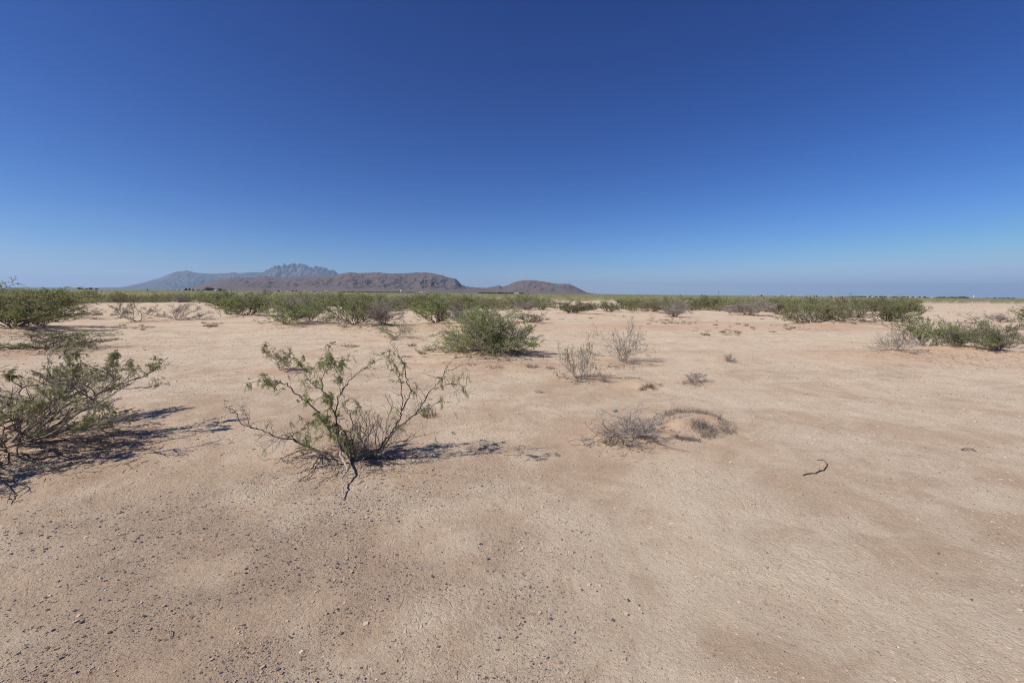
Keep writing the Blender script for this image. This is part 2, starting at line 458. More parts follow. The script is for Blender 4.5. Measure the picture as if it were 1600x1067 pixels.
# ------------------------------------------------------------------ ground
def mat_ground():
    m, nt, out = newmat('desert_soil')
    g = nt.nodes.new('ShaderNodeNewGeometry'); P = g.outputs['Position']
    md = attr(nt, 'mound'); gr = attr(nt, 'gravel'); pl = attr(nt, 'pale'); fa = attr(nt, 'far')
    nb = noise(nt, P, .9, 6, .62, .4)
    nm = noise(nt, P, 4.5, 5, .65, .3)
    nf = noise(nt, P, 30, 6, .78)
    ng = noise(nt, P, 230, 3, .7)
    npt = noise(nt, P, 1.9, 12, .68, .8)
    f = mth(nt, 'ADD', mth(nt, 'MULTIPLY', pl, .16), mth(nt, 'MULTIPLY_ADD', nb, .35, mth(nt, 'MULTIPLY', npt, .60)))
    c = ramp(nt, f, [(.39, (.475, .336, .226)), (.47, (.520, .383, .260)), (.535, (.550, .415, .286)), (.59, (.610, .478, .338)), (.72, (.690, .560, .405))])
    red = ramp(nt, nm, [(.3, (.480, .305, .195)), (.7, (.570, .385, .255))])
    c = mixc(nt, mth(nt, 'MULTIPLY', md, .78, clamp=True), c, red)
    gf = mth(nt, 'MULTIPLY', gr, mth(nt, 'MULTIPLY_ADD', nm, 2.2, -.55, clamp=True), clamp=True)
    c = mixc(nt, mth(nt, 'MULTIPLY', gf, .40), c, (.290, .228, .180))
    # small grain speckle: grit of other stone colours lying in the soil
    v = nt.nodes.new('ShaderNodeTexVoronoi'); v.inputs['Scale'].default_value = 85; nt.links.new(P, v.inputs['Vector'])
    sep = nt.nodes.new('ShaderNodeSeparateColor'); nt.links.new(v.outputs['Color'], sep.inputs[0])
    dot = mth(nt, 'MULTIPLY', mth(nt, 'LESS_THAN', v.outputs['Distance'], .30), mth(nt, 'LESS_THAN', sep.outputs[0], mth(nt, 'MULTIPLY_ADD', gr, .30, .07)))
    grit = ramp(nt, sep.outputs[1], [(0, (.10, .085, .08)), (.5, (.22, .17, .14)), (.85, (.34, .25, .19)), (1, (.62, .56, .48))])
    c = mixc(nt, mth(nt, 'MULTIPLY', dot, .75), c, grit)
    c = mixc(nt, 1.0, c, ramp(nt, ng, [(.3, (.80, .78, .76)), (.5, (1, 1, 1)), (.7, (1.12, 1.12, 1.12))]), 'MULTIPLY')
    c = mixc(nt, 1.0, c, ramp(nt, nf, [(.3, (.90, .89, .88)), (.7, (1.06, 1.06, 1.06))]), 'MULTIPLY')
    ff = mth(nt, 'MULTIPLY', fa, 1.0, clamp=True)
    scrub = ramp(nt, noise(nt, P, .004, 5, .7), [(.3, (.150, .138, .085)), (.5, (.22, .19, .125)), (.68, (.36, .28, .205))])
    c = mixc(nt, ff, c, scrub)
    # crust: curled plates of dried mud in the pale patches
    wv = nt.nodes.new('ShaderNodeVectorMath'); wv.operation = 'SCALE'; wv.inputs['Scale'].default_value = .05
    nn = nt.nodes.new('ShaderNodeTexNoise'); nn.inputs['Scale'].default_value = 9; nn.inputs['Detail'].default_value = 3
    nt.links.new(P, nn.inputs['Vector']); nt.links.new(nn.outputs['Color'], wv.inputs[0])
    av = nt.nodes.new('ShaderNodeVectorMath'); av.operation = 'ADD'
    nt.links.new(P, av.inputs[0]); nt.links.new(wv.outputs[0], av.inputs[1])
    ve = nt.nodes.new('ShaderNodeTexVoronoi'); ve.feature = 'DISTANCE_TO_EDGE'; ve.inputs['Scale'].default_value = 17
    nt.links.new(av.outputs[0], ve.inputs['Vector'])
    vc = nt.nodes.new('ShaderNodeTexVoronoi'); vc.inputs['Scale'].default_value = 17
    nt.links.new(av.outputs[0], vc.inputs['Vector'])
    sc2 = nt.nodes.new('ShaderNodeSeparateColor'); nt.links.new(vc.outputs['Color'], sc2.inputs[0])
    crack = mth(nt, 'MULTIPLY', ve.outputs['Distance'], 9, clamp=True)
    plate = mth(nt, 'MULTIPLY_ADD', sc2.outputs[0], .8, mth(nt, 'MULTIPLY', crack, .5))
    cm = mth(nt, 'MULTIPLY', mth(nt, 'MULTIPLY_ADD', nb, 5.0, -2.2, clamp=True), mth(nt, 'SUBTRACT', 1.0, md, clamp=True), clamp=True)
    h = mth(nt, 'MULTIPLY', mth(nt, 'MULTIPLY', plate, cm), .0085)
    h = mth(nt, 'MULTIPLY_ADD', nf, .0190, h)
    h = mth(nt, 'MULTIPLY_ADD', ng, .0036, h)
    h = mth(nt, 'MULTIPLY_ADD', npt, .011, h)
    h = mth(nt, 'MULTIPLY_ADD', nm, .010, h)
    h = mth(nt, 'MULTIPLY_ADD', dot, .0012, h)
    b = nt.nodes.new('ShaderNodeBump'); b.inputs['Strength'].default_value = 1.0; b.inputs['Distance'].default_value = 1.0
    nt.links.new(h, b.inputs['Height'])
    p = nt.nodes.new('ShaderNodeBsdfPrincipled'); p.inputs['Roughness'].default_value = .95
    p.inputs['Specular IOR Level'].default_value = .12
    nt.links.new(c, p.inputs['Base Color']); nt.links.new(b.outputs[0], p.inputs['Normal'])
    nt.links.new(p.outputs[0], out.inputs['Surface'])
    return m

def gravel_mask(x, y):
    """where lag gravel lies: the near left, and streaks on the right flat"""
    r = np.hypot(x, y); az = np.arctan2(x, y)
    a = sm(.25, -.35, az) * sm(5.2, 3.2, r)
    n = fbm(x / .9, y / .9, 21, 4)
    n2 = fbm(x / 5 + y / 9, y / 2.2, 25, 3)
    b = .75 * sm(.10, .45, n2) * sm(5.5, 9, r) * sm(24, 14, r) * sm(-.15, .2, az)
    c = .28 * sm(6, 3, r) * sm(.35, -.05, az)
    return np.clip((a + b * .6 + c) * np.clip(.55 + 1.7 * n, .03, 1.6), 0, 1)

def pale_mask(x, y):
    r = np.hypot(x, y); az = np.arctan2(x, y)
    n = fbm(x / 2.1, y / 1.2, 31, 4)
    p = .50 + .7 * n + .3 * sm(5, 14, r) + .15 * sm(0, .5, az) + .75 * sm(-.02, .30, az) * sm(4.2, 2.2, r) - .25 * sm(.1, -.5, az) * sm(4.5, 3, r)
    return np.clip(p, 0, 1)

def build_ground():
    rr = np.concatenate([[.02, .3, .7], np.geomspace(1.1, 60, 430), np.geomspace(62, 42000, 110)])
    a1 = np.radians(np.linspace(-66, 66, 760))
    a2 = np.radians(np.linspace(66, 294, 80))[1:-1]
    aa = np.concatenate([a1, a2]); na = len(aa); nr = len(rr)
    R, A = np.meshgrid(rr, aa, indexing='ij')
    X = R * np.sin(A); Y = R * np.cos(A)
    Z = height(X.ravel(), Y.ravel())
    V = np.stack([X.ravel(), Y.ravel(), Z], 1)
    i = np.arange(nr - 1)[:, None] * na; j = np.arange(na)[None, :]; j2 = (j + 1) % na
    F = np.stack([i + j, i + na + j, i + na + j2, i + j2], -1).reshape(-1, 4)
    mb = MB(); mb.add(V, F, 0.0)
    o = mb.build('ground', mat_ground(), smooth=True)
    x, y = V[:, 0], V[:, 1]
    for nme, val in (('mound', mound_mask(x, y) * .9), ('gravel', gravel_mask(x, y)), ('pale', pale_mask(x, y)),
                     ('far', sm(70, 420, np.hypot(x, y)) * .9)):
        at = o.data.attributes.new(nme, 'FLOAT', 'POINT'); at.data.foreach_set('value', val.astype(np.float32))
    # the normals must point up
    me = o.data
    if me.polygons[len(me.polygons) // 2].normal.z < 0: me.flip_normals()
    tag(o, kind='structure')
    return o
build_ground()

# ------------------------------------------------------------------ mountains and hills at the horizon
def mat_rock(name, stops, nscale, patch):
    m, nt, out = newmat(name)
    g = nt.nodes.new('ShaderNodeNewGeometry')
    n = noise(nt, g.outputs['Position'], nscale, 8, .68, .4)
    n2 = noise(nt, g.outputs['Position'], nscale * .22, 4, .6)
    f = mth(nt, 'ADD', mth(nt, 'MULTIPLY', n, .6), mth(nt, 'MULTIPLY', n2, .4))
    c = ramp(nt, f, stops)
    sx = nt.nodes.new('ShaderNodeSeparateXYZ'); nt.links.new(g.outputs['Normal'], sx.inputs[0])
    c = mixc(nt, mth(nt, 'MULTIPLY_ADD', sx.outputs[2], 6, -5.3, clamp=True), c, patch)
    p = nt.nodes.new('ShaderNodeBsdfPrincipled'); p.inputs['Roughness'].default_value = .95
    p.inputs['Specular IOR Level'].default_value = .1
    nt.links.new(c, p.inputs['Base Color'])
    b = nt.nodes.new('ShaderNodeBump'); b.inputs['Strength'].default_value = .45; b.inputs['Distance'].default_value = 1 / nscale * .5
    nt.links.new(n, b.inputs['Height']); nt.links.new(b.outputs[0], p.inputs['Normal'])
    nt.links.new(p.outputs[0], out.inputs['Surface'])
    return m

def hor(px):
    return at_h_y(px)
def at_h_y(px):
    # photo row of the true horizon in column px: solve ray z = 0
    a = ray(px, 400)[2]; b = ray(px, 500)[2]
    return 400 + 100 * a / (a - b)

def range_mesh(name, prof, D, front, back, nx, nt_, rough, jag, mat, seed, apron=.3, fx=1.0):
    px = np.linspace(prof[0][0], prof[-1][0], nx)
    yy = np.interp(px, [q[0] for q in prof], [q[1] for q in prof])
    hz = np.array([at_h_y(p) for p in px])
    Hh = np.maximum(hz - yy, .02) / FPX * D * 1.0
    sl = np.array([ray(p, 460)[0] / ray(p, 460)[1] for p in px])
    t = np.concatenate([np.linspace(0, 1, nt_), np.linspace(1, 2, nt_ // 3)[1:]])
    Yd = np.where(t < 1, front + (D - front) * t, D + (back - D) * (t - 1))
    T, S = np.meshgrid(t, sl, indexing='ij'); Yg = np.repeat(Yd[:, None], nx, 1); X = S * Yg
    Hr = np.repeat(Hh[None, :], len(t), 0)
    s = np.where(T < .5, apron * (T / .5) ** 1.5, apron + (1 - apron) * ((np.clip(T, 0, 1) - .5) / .5) ** .85)
    s = np.where(T > 1, 1 - (T - 1) ** 1.2, s)
    sc = (D - front) * .22 * fx
    r1 = 1 - np.abs(fbm(X / sc, Yg / (sc * 2.6), seed, 5)) * 2.0
    r2 = 1 - np.abs(fbm(X / (sc * .3), Yg / (sc * .8), seed + 7, 4)) * 2.0
    env = np.sin(np.pi * np.clip((T - .08) / .92, 0, 1)) ** .8 * (T <= 1) * sm(.1, .7, T)
    Z = Hr * (s - rough * env * (1 - r1) * 1.1 - rough * .5 * env * (1 - r2))
    ridge = np.exp(-((T - 1) / .13) ** 2)
    jg = np.interp(px, [q[0] for q in jag], [q[1] for q in jag])
    Z += ridge * jg[None, :] * D / FPX * (fbm(X / (D * .006), Yg / (D * .02), seed + 3, 4))
    Z = np.maximum(Z, -2) - .5
    n = nx
    i = np.arange(len(t) - 1)[:, None] * n; j = np.arange(n - 1)[None, :]
    F = np.stack([i + j, i + j + 1, i + n + j + 1, i + n + j], -1).reshape(-1, 4)
    mb = MB(); mb.add(np.stack([X, Yg, Z], -1).reshape(-1, 3), F, 0.0)
    o = mb.build(name, mat, smooth=False)
    tag(o, kind='structure'); return o

M['rock_near'] = mat_rock('brown_rock', [(.34, (.070, .062, .056)), (.46, (.110, .090, .078)), (.56, (.140, .108, .090)), (.68, (.19, .145, .12))], .012, (.175, .128, .105))
M['rock_far'] = mat_rock('grey_rock', [(.34, (.04, .045, .045)), (.5, (.085, .085, .08)), (.66, (.19, .18, .165))], .004, (.085, .085, .075))
FAR = [(-900, 452), (-300, 447), (0, 448.6), (90, 449.2), (150, 449.4), (188, 449), (200, 447), (222, 442.5), (240, 437.5), (252, 434.5), (266, 428.5), (280, 424.5),
       (288, 424), (294, 422.5), (300, 424.5), (312, 427), (335, 428.3), (358, 427), (366, 425.8), (376, 427.5), (390, 426), (412, 425.5), (420, 422),
       (426, 418.5), (431, 416), (436, 415.5), (440, 417), (445, 414.5), (452, 415.5), (458, 413.5), (461, 413), (465, 415), (470, 414), (473, 413), (479, 416),
       (486, 417), (492, 419), (499, 417.5), (506, 419.5), (513, 421), (519, 424), (523, 422.5), (528, 428), (545, 433), (600, 442), (700, 452), (800, 460)]
range_mesh('far_mountains', FAR, 17000, 12500, 21000, 900, 90, .15,
           [(0, .3), (415, .6), (425, 5.5), (525, 5.5), (532, 1), (800, .3)], M['rock_far'], 40, .25, .7)
NEAR = [(262, 455), (285, 452), (305, 447.5), (325, 442), (345, 437), (360, 434.5), (380, 433.5), (400, 433.8), (415, 431.5), (428, 433), (445, 433), (470, 432.5),
        (500, 431.5), (525, 430), (538, 427), (548, 425.8), (562, 427), (580, 426.5), (590, 425.6), (606, 427.5), (630, 427.5), (645, 426.5), (662, 425.8),
        (675, 427), (690, 430), (700, 433.5), (711, 435.5), (716, 439), (721, 445), (728, 447.5), (745, 449), (765, 450.5), (800, 453), (850, 458), (900, 462)]
range_mesh('brown_hills', NEAR, 6200, 4000, 7800, 900, 110, .17, [(0, .5), (700, .8), (720, 2), (740, .3), (900, .2)], M['rock_near'], 50, .30)
NEAR2 = [(640, 460), (700, 455), (755, 450.5), (766, 448.5), (774, 447), (780, 446), (785, 448), (793, 445.5), (798, 443.5), (806, 440), (816, 438.2), (828, 437.6), (840, 438.8),
         (852, 440.5), (862, 442.3), (872, 443.8), (880, 443.2), (888, 443.6), (898, 447.5), (908, 452.5), (916, 456.5), (930, 459), (980, 460.5), (1080, 462), (1160, 464)]
range_mesh('brown_hill', NEAR2, 6900, 4600, 8400, 600, 100, .16, [(0, .3), (760, 1.2), (800, .6), (1160, .1)], M['rock_near'], 57, .33)

# ------------------------------------------------------------------ growing a shrub
def polyline(g, p, d, L, nseg, zig, trop, grav=0.0):
    P = [p]; st = L / nseg
    for i in range(nseg):
        d = norm(d + g.normal(size=3) * zig + np.array([0, 0, trop]))
        p = p + d * st
        P.append(p)
    return np.array(P), d

def grow(g, n=10, spread=.7, twigs=1.0, levels=3, lean=0.0, zig=.30, kids=(7, 5, 3), low=0.0):
    """skeleton in unit size: list of (points, level)"""
    out = []
    stack = []
    for i in range(n):
        az = 2 * np.pi * (i + g.uniform(-.35, .35)) / n * 1.618 * 2
        th = (spread * (g.random() ** .48)) * 1.32 + .05
        d = np.array([math.sin(th) * math.cos(az) + lean, math.sin(th) * math.sin(az), math.cos(th)])
        p = np.array([math.cos(az), math.sin(az), 0]) * g.uniform(.01, .10)
        stack.append((p, norm(d), g.uniform(.75, 1.15), 0))
    while stack:
        p, d, L, lv = stack.pop()
        nseg = (9, 6, 4, 3)[lv]
        P, _ = polyline(g, p, d, L, nseg, zig, (.085, .085, .07, .05)[lv])
        P[:, 2] = np.abs(P[:, 2])
        out.append((P, lv))
        if lv < levels:
            nk = max(1, int(round(kids[lv] * twigs * g.uniform(.75, 1.25))))
            for _ in range(nk):
                t = g.uniform(.1, 1.0) if lv else g.uniform(.12, 1.0)
                q = t * nseg; i0 = min(int(q), nseg - 1); f = q - i0
                bp = P[i0] * (1 - f) + P[i0 + 1] * f
                bd = norm(P[i0 + 1] - P[i0])
                e = norm(np.cross(bd, g.normal(size=3)))
                a = g.uniform(.35, .95)
                nd = norm(bd * math.cos(a) + e * math.sin(a) + np.array([0, 0, .22]))
                stack.append((bp, nd, L * g.uniform(.28, .55) * (1.1 - .4 * t), lv + 1))
    return out

def fit(sk, w, dpt, h, lean_keep=True):
    A = np.concatenate([P for P, _ in sk])
    hx = np.percentile(np.abs(A[:, 0] - 0), 97); hy = np.percentile(np.abs(A[:, 1]), 97); hz = np.percentile(A[:, 2], 98.5)
    s = np.array([w / 2 / hx, dpt / 2 / hy, h / hz])
    return [(P * s, lv) for P, lv in sk]

def shrub_meshes(g, w, dpt, h, look, rscale=1.0, levels=3, leafmul=1.0, cards=2.6):
    L = LOOKS[look]
    sk = fit(grow(g, L['n'], L['spread'], L['twigs'], levels, L.get('lean', 0)), w, dpt, h)
    wood = MB(); size = max(w, h * 1.3)
    r = np.array([.0070, .0036, .0019, .0011]) * size * rscale * .8
    tips = []
    for P, lv in sk:
        rr = r[lv] * g.uniform(.7, 1.25)
        tube(wood, P, rr, rr * .45, (5, 4, 3, 3)[lv], g.random())
        if lv >= 2 or levels < 3 and lv >= 1: tips.append(P)
    n = int(L['leaves'] * 1.55 * leafmul * min(max(w * h / 3.2, .18), 2.2)) if w > .9 else int(L['leaves'] * leafmul * .6)
    lf = MB()
    TP = np.concatenate(tips)
    TS = np.concatenate([np.gradient(P, axis=0) for P in tips])
    q = TP / np.array([w, dpt, h])
    cl = pnoise(q[:, 0] * 4.5 + q[:, 2] * 3, q[:, 1] * 4.5 - q[:, 2] * 2.2, int(g.integers(0, 9)))
    rad = np.sqrt(q[:, 0] ** 2 + q[:, 1] ** 2) * 2
    wgt = np.clip(.55 + cl * 1.3, .05, 1) * np.clip(.16 + q[:, 2] * .6 + rad * .75, 0, 1)
    bare = pnoise(q[:, 0] * 2.1 + 7, q[:, 1] * 2.1 + q[:, 2], int(g.integers(0, 9))) * .5 + .5
    wgt *= bare > L['bare']
    wgt /= wgt.sum()
    k = g.choice(len(TP), n, p=wgt)
    P = TP[k] + TS[k] * g.uniform(-.5, .5, (n, 1)) + g.normal(size=(n, 3)) * .012
    P[:, 2] = np.abs(P[:, 2])
    if L.get('pin'):
        D = rnd_dirs(n, g) * .8 + np.array([0, 0, .1]); D /= np.linalg.norm(D, axis=1)[:, None]
        pinnate(lf, P, D, g, L=.06, nl=6, leaflet=.016, lw=.006)
    else:
        D = rnd_dirs(n, g) * .75 + TS[k] / (np.linalg.norm(TS[k], axis=1)[:, None] + 1e-6) * .9 + np.array([0, 0, .3])
        D /= np.linalg.norm(D, axis=1)[:, None]
        ls = L['ls'] * g.uniform(.6, 1.3, n)
        a = np.clip(g.normal(.42, .2, n) + cl[k] * .25, 0, 1)
        leaf_cards(lf, P, D, ls, ls / cards * g.uniform(.6, 1.1, n), g, a)
    return wood, lf, L

def put_shrub(c, w, dpt, h, look, seed, label, name='desert_shrub', cat='shrub', rz=0.0, **kw):
    g = np.random.default_rng(1000 + seed)
    wood, lf, L = shrub_meshes(g, w, dpt, h, look, **kw)
    z = float(height(c[0], c[1])) - .01
    e = empty(name, (c[0], c[1], z), rz)
    tag(e, label, cat)
    wood.build('branches', M[L['bark']], e)
    lf.build('foliage', M[L['leaf']], e)
    return e

def cam_yaw(c):
    return math.atan2(-c[0], c[1])

for (c, x0, x1, yt, xb, yb, look, seed, label) in placed:
    top = at_plane(xb, yt, c[1]); z = float(height(c[0], c[1]))
    h = max(top[2] - z, .12)
    k = c[1] / FPX * 1.02
    w = (x1 - x0) * k * (1.12 if yb < 520 and x1 - x0 > 40 else 1.0)
    cx = at_plane((x0 + x1) / 2, yb, c[1])[0]
    # the crown is centred on its pixel span, the stems lean from the base towards it
    cc = np.array([cx * .6 + c[0] * .4, c[1], 0])
    name = {'twig': 'dry_bush', 'twigopen': 'dry_shrub', 'dead': 'dead_shrub', 'deadlow': 'dead_shrub', 'bare': 'bare_shrub'}.get(look, 'mesquite_shrub')
    put_shrub(cc, w, min(w, 3.4) * .9, h, look, seed, label, name=name)

# ------------------------------------------------------------------ near twisted mesquite, limb by limb
def zz(x, y):            # coordinates read off an enlarged view of the photograph
    return 340 + x / 3.077, 530 + y / 3.077

def near_mesquite():
    g = np.random.default_rng(77)
    bx, by = zz(640, 588)
    B = gp(bx, by); Y0 = B[1]
    e = empty('mesquite_shrub', (B[0], B[1], B[2] - .01))
    tag(e, 'near twisted mesquite with sparse drooping leaves and a dead branch reaching forward', 'shrub')
    O = np.array([B[0], B[1], B[2] - .01])
    limbs = [
     # points (zoom x, y), forward offset start..end, radius start..end, leafiness, twig count
     ([(640, 585), (628, 555), (600, 525), (575, 490), (545, 440), (500, 385), (462, 328), (405, 285), (350, 235), (318, 205), (278, 212), (245, 213), (220, 196)], 0, -.15, .013, .004, .75, 16),
     ([(575, 490), (580, 440), (565, 380), (548, 310), (528, 268), (480, 228), (436, 200), (416, 150), (380, 86)], 0, .15, .010, .002, .8, 12),
     ([(575, 480), (572, 420), (560, 340), (590, 262), (604, 240), (630, 198), (682, 160), (736, 116), (790, 95)], .02, .3, .009, .002, .12, 9),
     ([(560, 345), (545, 300), (505, 270), (500, 200), (530, 120), (545, 80), (575, 105), (605, 150)], .05, .1, .006, .002, 1.0, 12),
     ([(604, 240), (600, 190), (560, 130), (548, 88)], .1, .2, .005, .0018, .8, 6),
     ([(645, 580), (640, 530), (628, 480), (605, 440), (560, 410), (535, 395), (530, 330)], 0, .1, .009, .003, .6, 8),
     ([(650, 580), (660, 520), (640, 460), (655, 400), (630, 350), (600, 300)], .02, .15, .008, .002, .15, 9),
     ([(655, 580), (690, 490), (722, 430), (705, 380), (690, 330), (640, 300)], .03, .2, .008, .002, .05, 10),
     ([(740, 570), (770, 530), (805, 485), (838, 440), (868, 395), (888, 340), (905, 298), (930, 262), (912, 210), (903, 175), (905, 130), (885, 100), (872, 70), (850, 35)], .08, .2, .012, .0022, .22, 18),
     ([(880, 360), (895, 300), (885, 250), (880, 205), (866, 160), (860, 130), (832, 92), (790, 78), (748, 62)], .1, .25, .006, .0015, .3, 12),
     ([(750, 572), (800, 515), (832, 465), (862, 425), (905, 398), (940, 368), (972, 330), (1000, 290), (1022, 245), (1050, 222), (1072, 200), (1098, 155), (1160, 132), (1212, 108)], .08, .12, .012, .002, .1, 16),
     ([(1022, 245), (1068, 226), (1120, 214), (1160, 212), (1188, 240), (1200, 285)], 0, -.1, .005, .0015, .3, 8),
     ([(920, 385), (968, 350), (1010, 330), (1062, 300), (1085, 275)], .05, .3, .004, .0014, .3, 6),
     ([(930, 265), (960, 225), (996, 208)], .12, .2, .004, .001, .05, 3),
     ([(560, 570), (520, 548), (450, 522), (392, 500), (330, 478), (268, 466), (215, 440), (160, 425), (112, 412), (94, 372), (76, 336), (20, 330)], 0, -.1, .011, .0022, .04, 14),
     ([(160, 425), (140, 380), (112, 345), (104, 300)], -.08, -.05, .004, .001, .05, 4),
     ([(268, 466), (262, 430), (240, 375)], -.03, .05, .004, .001, .05, 3),
     ([(330, 478), (370, 450), (410, 440), (440, 420)], 0, .1, .005, .001, .3, 4),
     ([(600, 575), (540, 555), (480, 540), (420, 528), (360, 545), (320, 566), (288, 596)], -.05, -.25, .011, .003, .02, 10),
     ([(480, 540), (430, 505), (420, 470), (440, 430), (435, 395)], -.02, .1, .006, .002, .7, 6),
     ([(400, 500), (330, 460), (300, 470), (262, 500), (236, 520)], -.04, -.1, .005, .0015, .02, 5),
     ([(800, 515), (880, 490), (940, 470), (958, 445), (930, 432)], .1, .25, .004, .001, .02, 4),
     ([(780, 545), (830, 500), (900, 492), (960, 470), (1040, 452), (1110, 428)], .1, .5, .005, .001, .02, 5),
     ([(660, 560), (620, 520), (560, 440), (520, 400), (470, 390)], -.05, -.2, .006, .002, .7, 7),
     ([(690, 590), (720, 560), (750, 545), (790, 560)], .0, .1, .008, .003, 0, 4),
    ]
    wood = MB(); tw = MB(); lf = MB()
    for pts, d0, d1, ra, rb, leafy, nt_ in limbs:
        n = len(pts); P = []
        for i, (x, y) in enumerate(pts):
            px, py = zz(x, y)
            q = at_plane(px, py, Y0 + d0 + (d1 - d0) * i / (n - 1))
            gz = float(height(q[0], q[1]))
            if q[2] < gz + .008: q[2] = gz + .008
            P.append(q)
        P = np.array(P)
        # finer, crooked course
        m = (n - 1) * 4 + 1
        ti = np.linspace(0, n - 1, m)
        Q = np.stack([np.interp(ti, np.arange(n), P[:, c]) for c in range(3)], 1)
        Q = (Q + np.roll(Q, 1, 0) + np.roll(Q, -1, 0)) / 3
        Q[0] = P[0]; Q[-1] = P[-1]
        Q[1:-1] += g.normal(size=(m - 2, 3)) * .0065
        tube(wood, Q - O, ra * .82, rb * .8, 6, g.random())
        for _ in range(int(nt_ * 1.5)):
            i = g.integers(m // 5, m - 1); bd = norm(Q[i + 1] - Q[i])
            ee = norm(np.cross(bd, g.normal(size=3))); a = g.uniform(.6, 1.2)
            dd = norm(bd * math.cos(a) + ee * math.sin(a) + np.array([0, 0, .15]))
            Ln = g.uniform(.05, .24)
            T, de = polyline(g, Q[i], dd, Ln, 6, .38, .03)
            r0 = min(ra + (rb - ra) * i / m, .0035) * g.uniform(.5, .9)
            T[:, 2] = np.maximum(T[:, 2], height(T[:, 0], T[:, 1]) + .004)
            tube(wood, T - O, r0, r0 * .35, 3, g.random())
            sub = [T]
            for _ in range(g.integers(1, 4)):
                j = g.integers(1, 6)
                T2, _d = polyline(g, T[j], norm(de + g.normal(size=3) * .8), Ln * g.uniform(.3, .6), 4, .4, .02)
                T2[:, 2] = np.maximum(T2[:, 2], height(T2[:, 0], T2[:, 1]) + .003)
                tube(wood, T2 - O, r0 * .6, r0 * .3, 3, g.random()); sub.append(T2)
            if leafy > 0:
                for S in sub:
                    for q in S[1:]:
                        if g.random() < leafy * .34:
                            k = 1
                            D = rnd_dirs(k, g) * .8 + np.array([0, 0, -.25])
                            D /= np.linalg.norm(D, axis=1)[:, None]
                            pinnate(lf, np.repeat((q - O)[None], k, 0), D, g, L=.056, nl=8, leaflet=.0135, lw=.0042)
    wood.build('branches', M['bark_dark'], e)
    lf.build('foliage', M['leaf_green'], e)
    # fan of dry grey twigs inside
    for (x, y, wd, hh, n) in ((752, 566, .52, .60, 9), (672, 560, .36, .46, 6)):
        px, py = zz(x, y)
        q = at_plane(px, py, Y0 + .12); q[2] = float(height(q[0], q[1]))
        sk = fit(grow(g, n, .62, .85, 3, 0, .24), wd, .45, hh)
        for P, lv in sk:
            tube(tw, P + q - O, (.0048, .0026, .0015, .0010)[lv], (.0024, .0014, .0009, .0006)[lv], (5, 4, 3, 3)[lv], g.random())
    tw.build('dry_twigs', M['bark_grey'], e)
    # dead pale limb reaching towards the viewer and down to the soil
    dl = MB(); P = []
    for (x, y, z) in ((600, 560, .10), (590, 590, .11), (612, 622, .09), (628, 645, .075), (612, 668, .065), (598, 690, .055), (604, 720, .04), (600, 750, .025), (603, 774, .008)):
        px, py = zz(x, y + z * 190)
        q = gp(px, py); q[2] += z; P.append(q)
    P = np.array(P); m = 33
    Q = np.stack([np.interp(np.linspace(0, 8, m), np.arange(9), P[:, c]) for c in range(3)], 1)
    Q[1:-1] += g.normal(size=(m - 2, 3)) * .003
    tube(dl, Q - O, .011, .004, 6, .8)
    for i in (8, 14, 20, 26, 29):
        T, _d = polyline(g, Q[i], norm(np.array([g.choice([-1, 1]) * 1.0, -.3, .05])), g.uniform(.05, .14), 5, .3, 0)
        T[:, 2] = np.maximum(T[:, 2], height(T[:, 0], T[:, 1]) + .006)
        tube(dl, T - O, .0035, .0012, 4, .7)
    dl.build('dead_branch', M['bark_grey'], e)
near_mesquite()

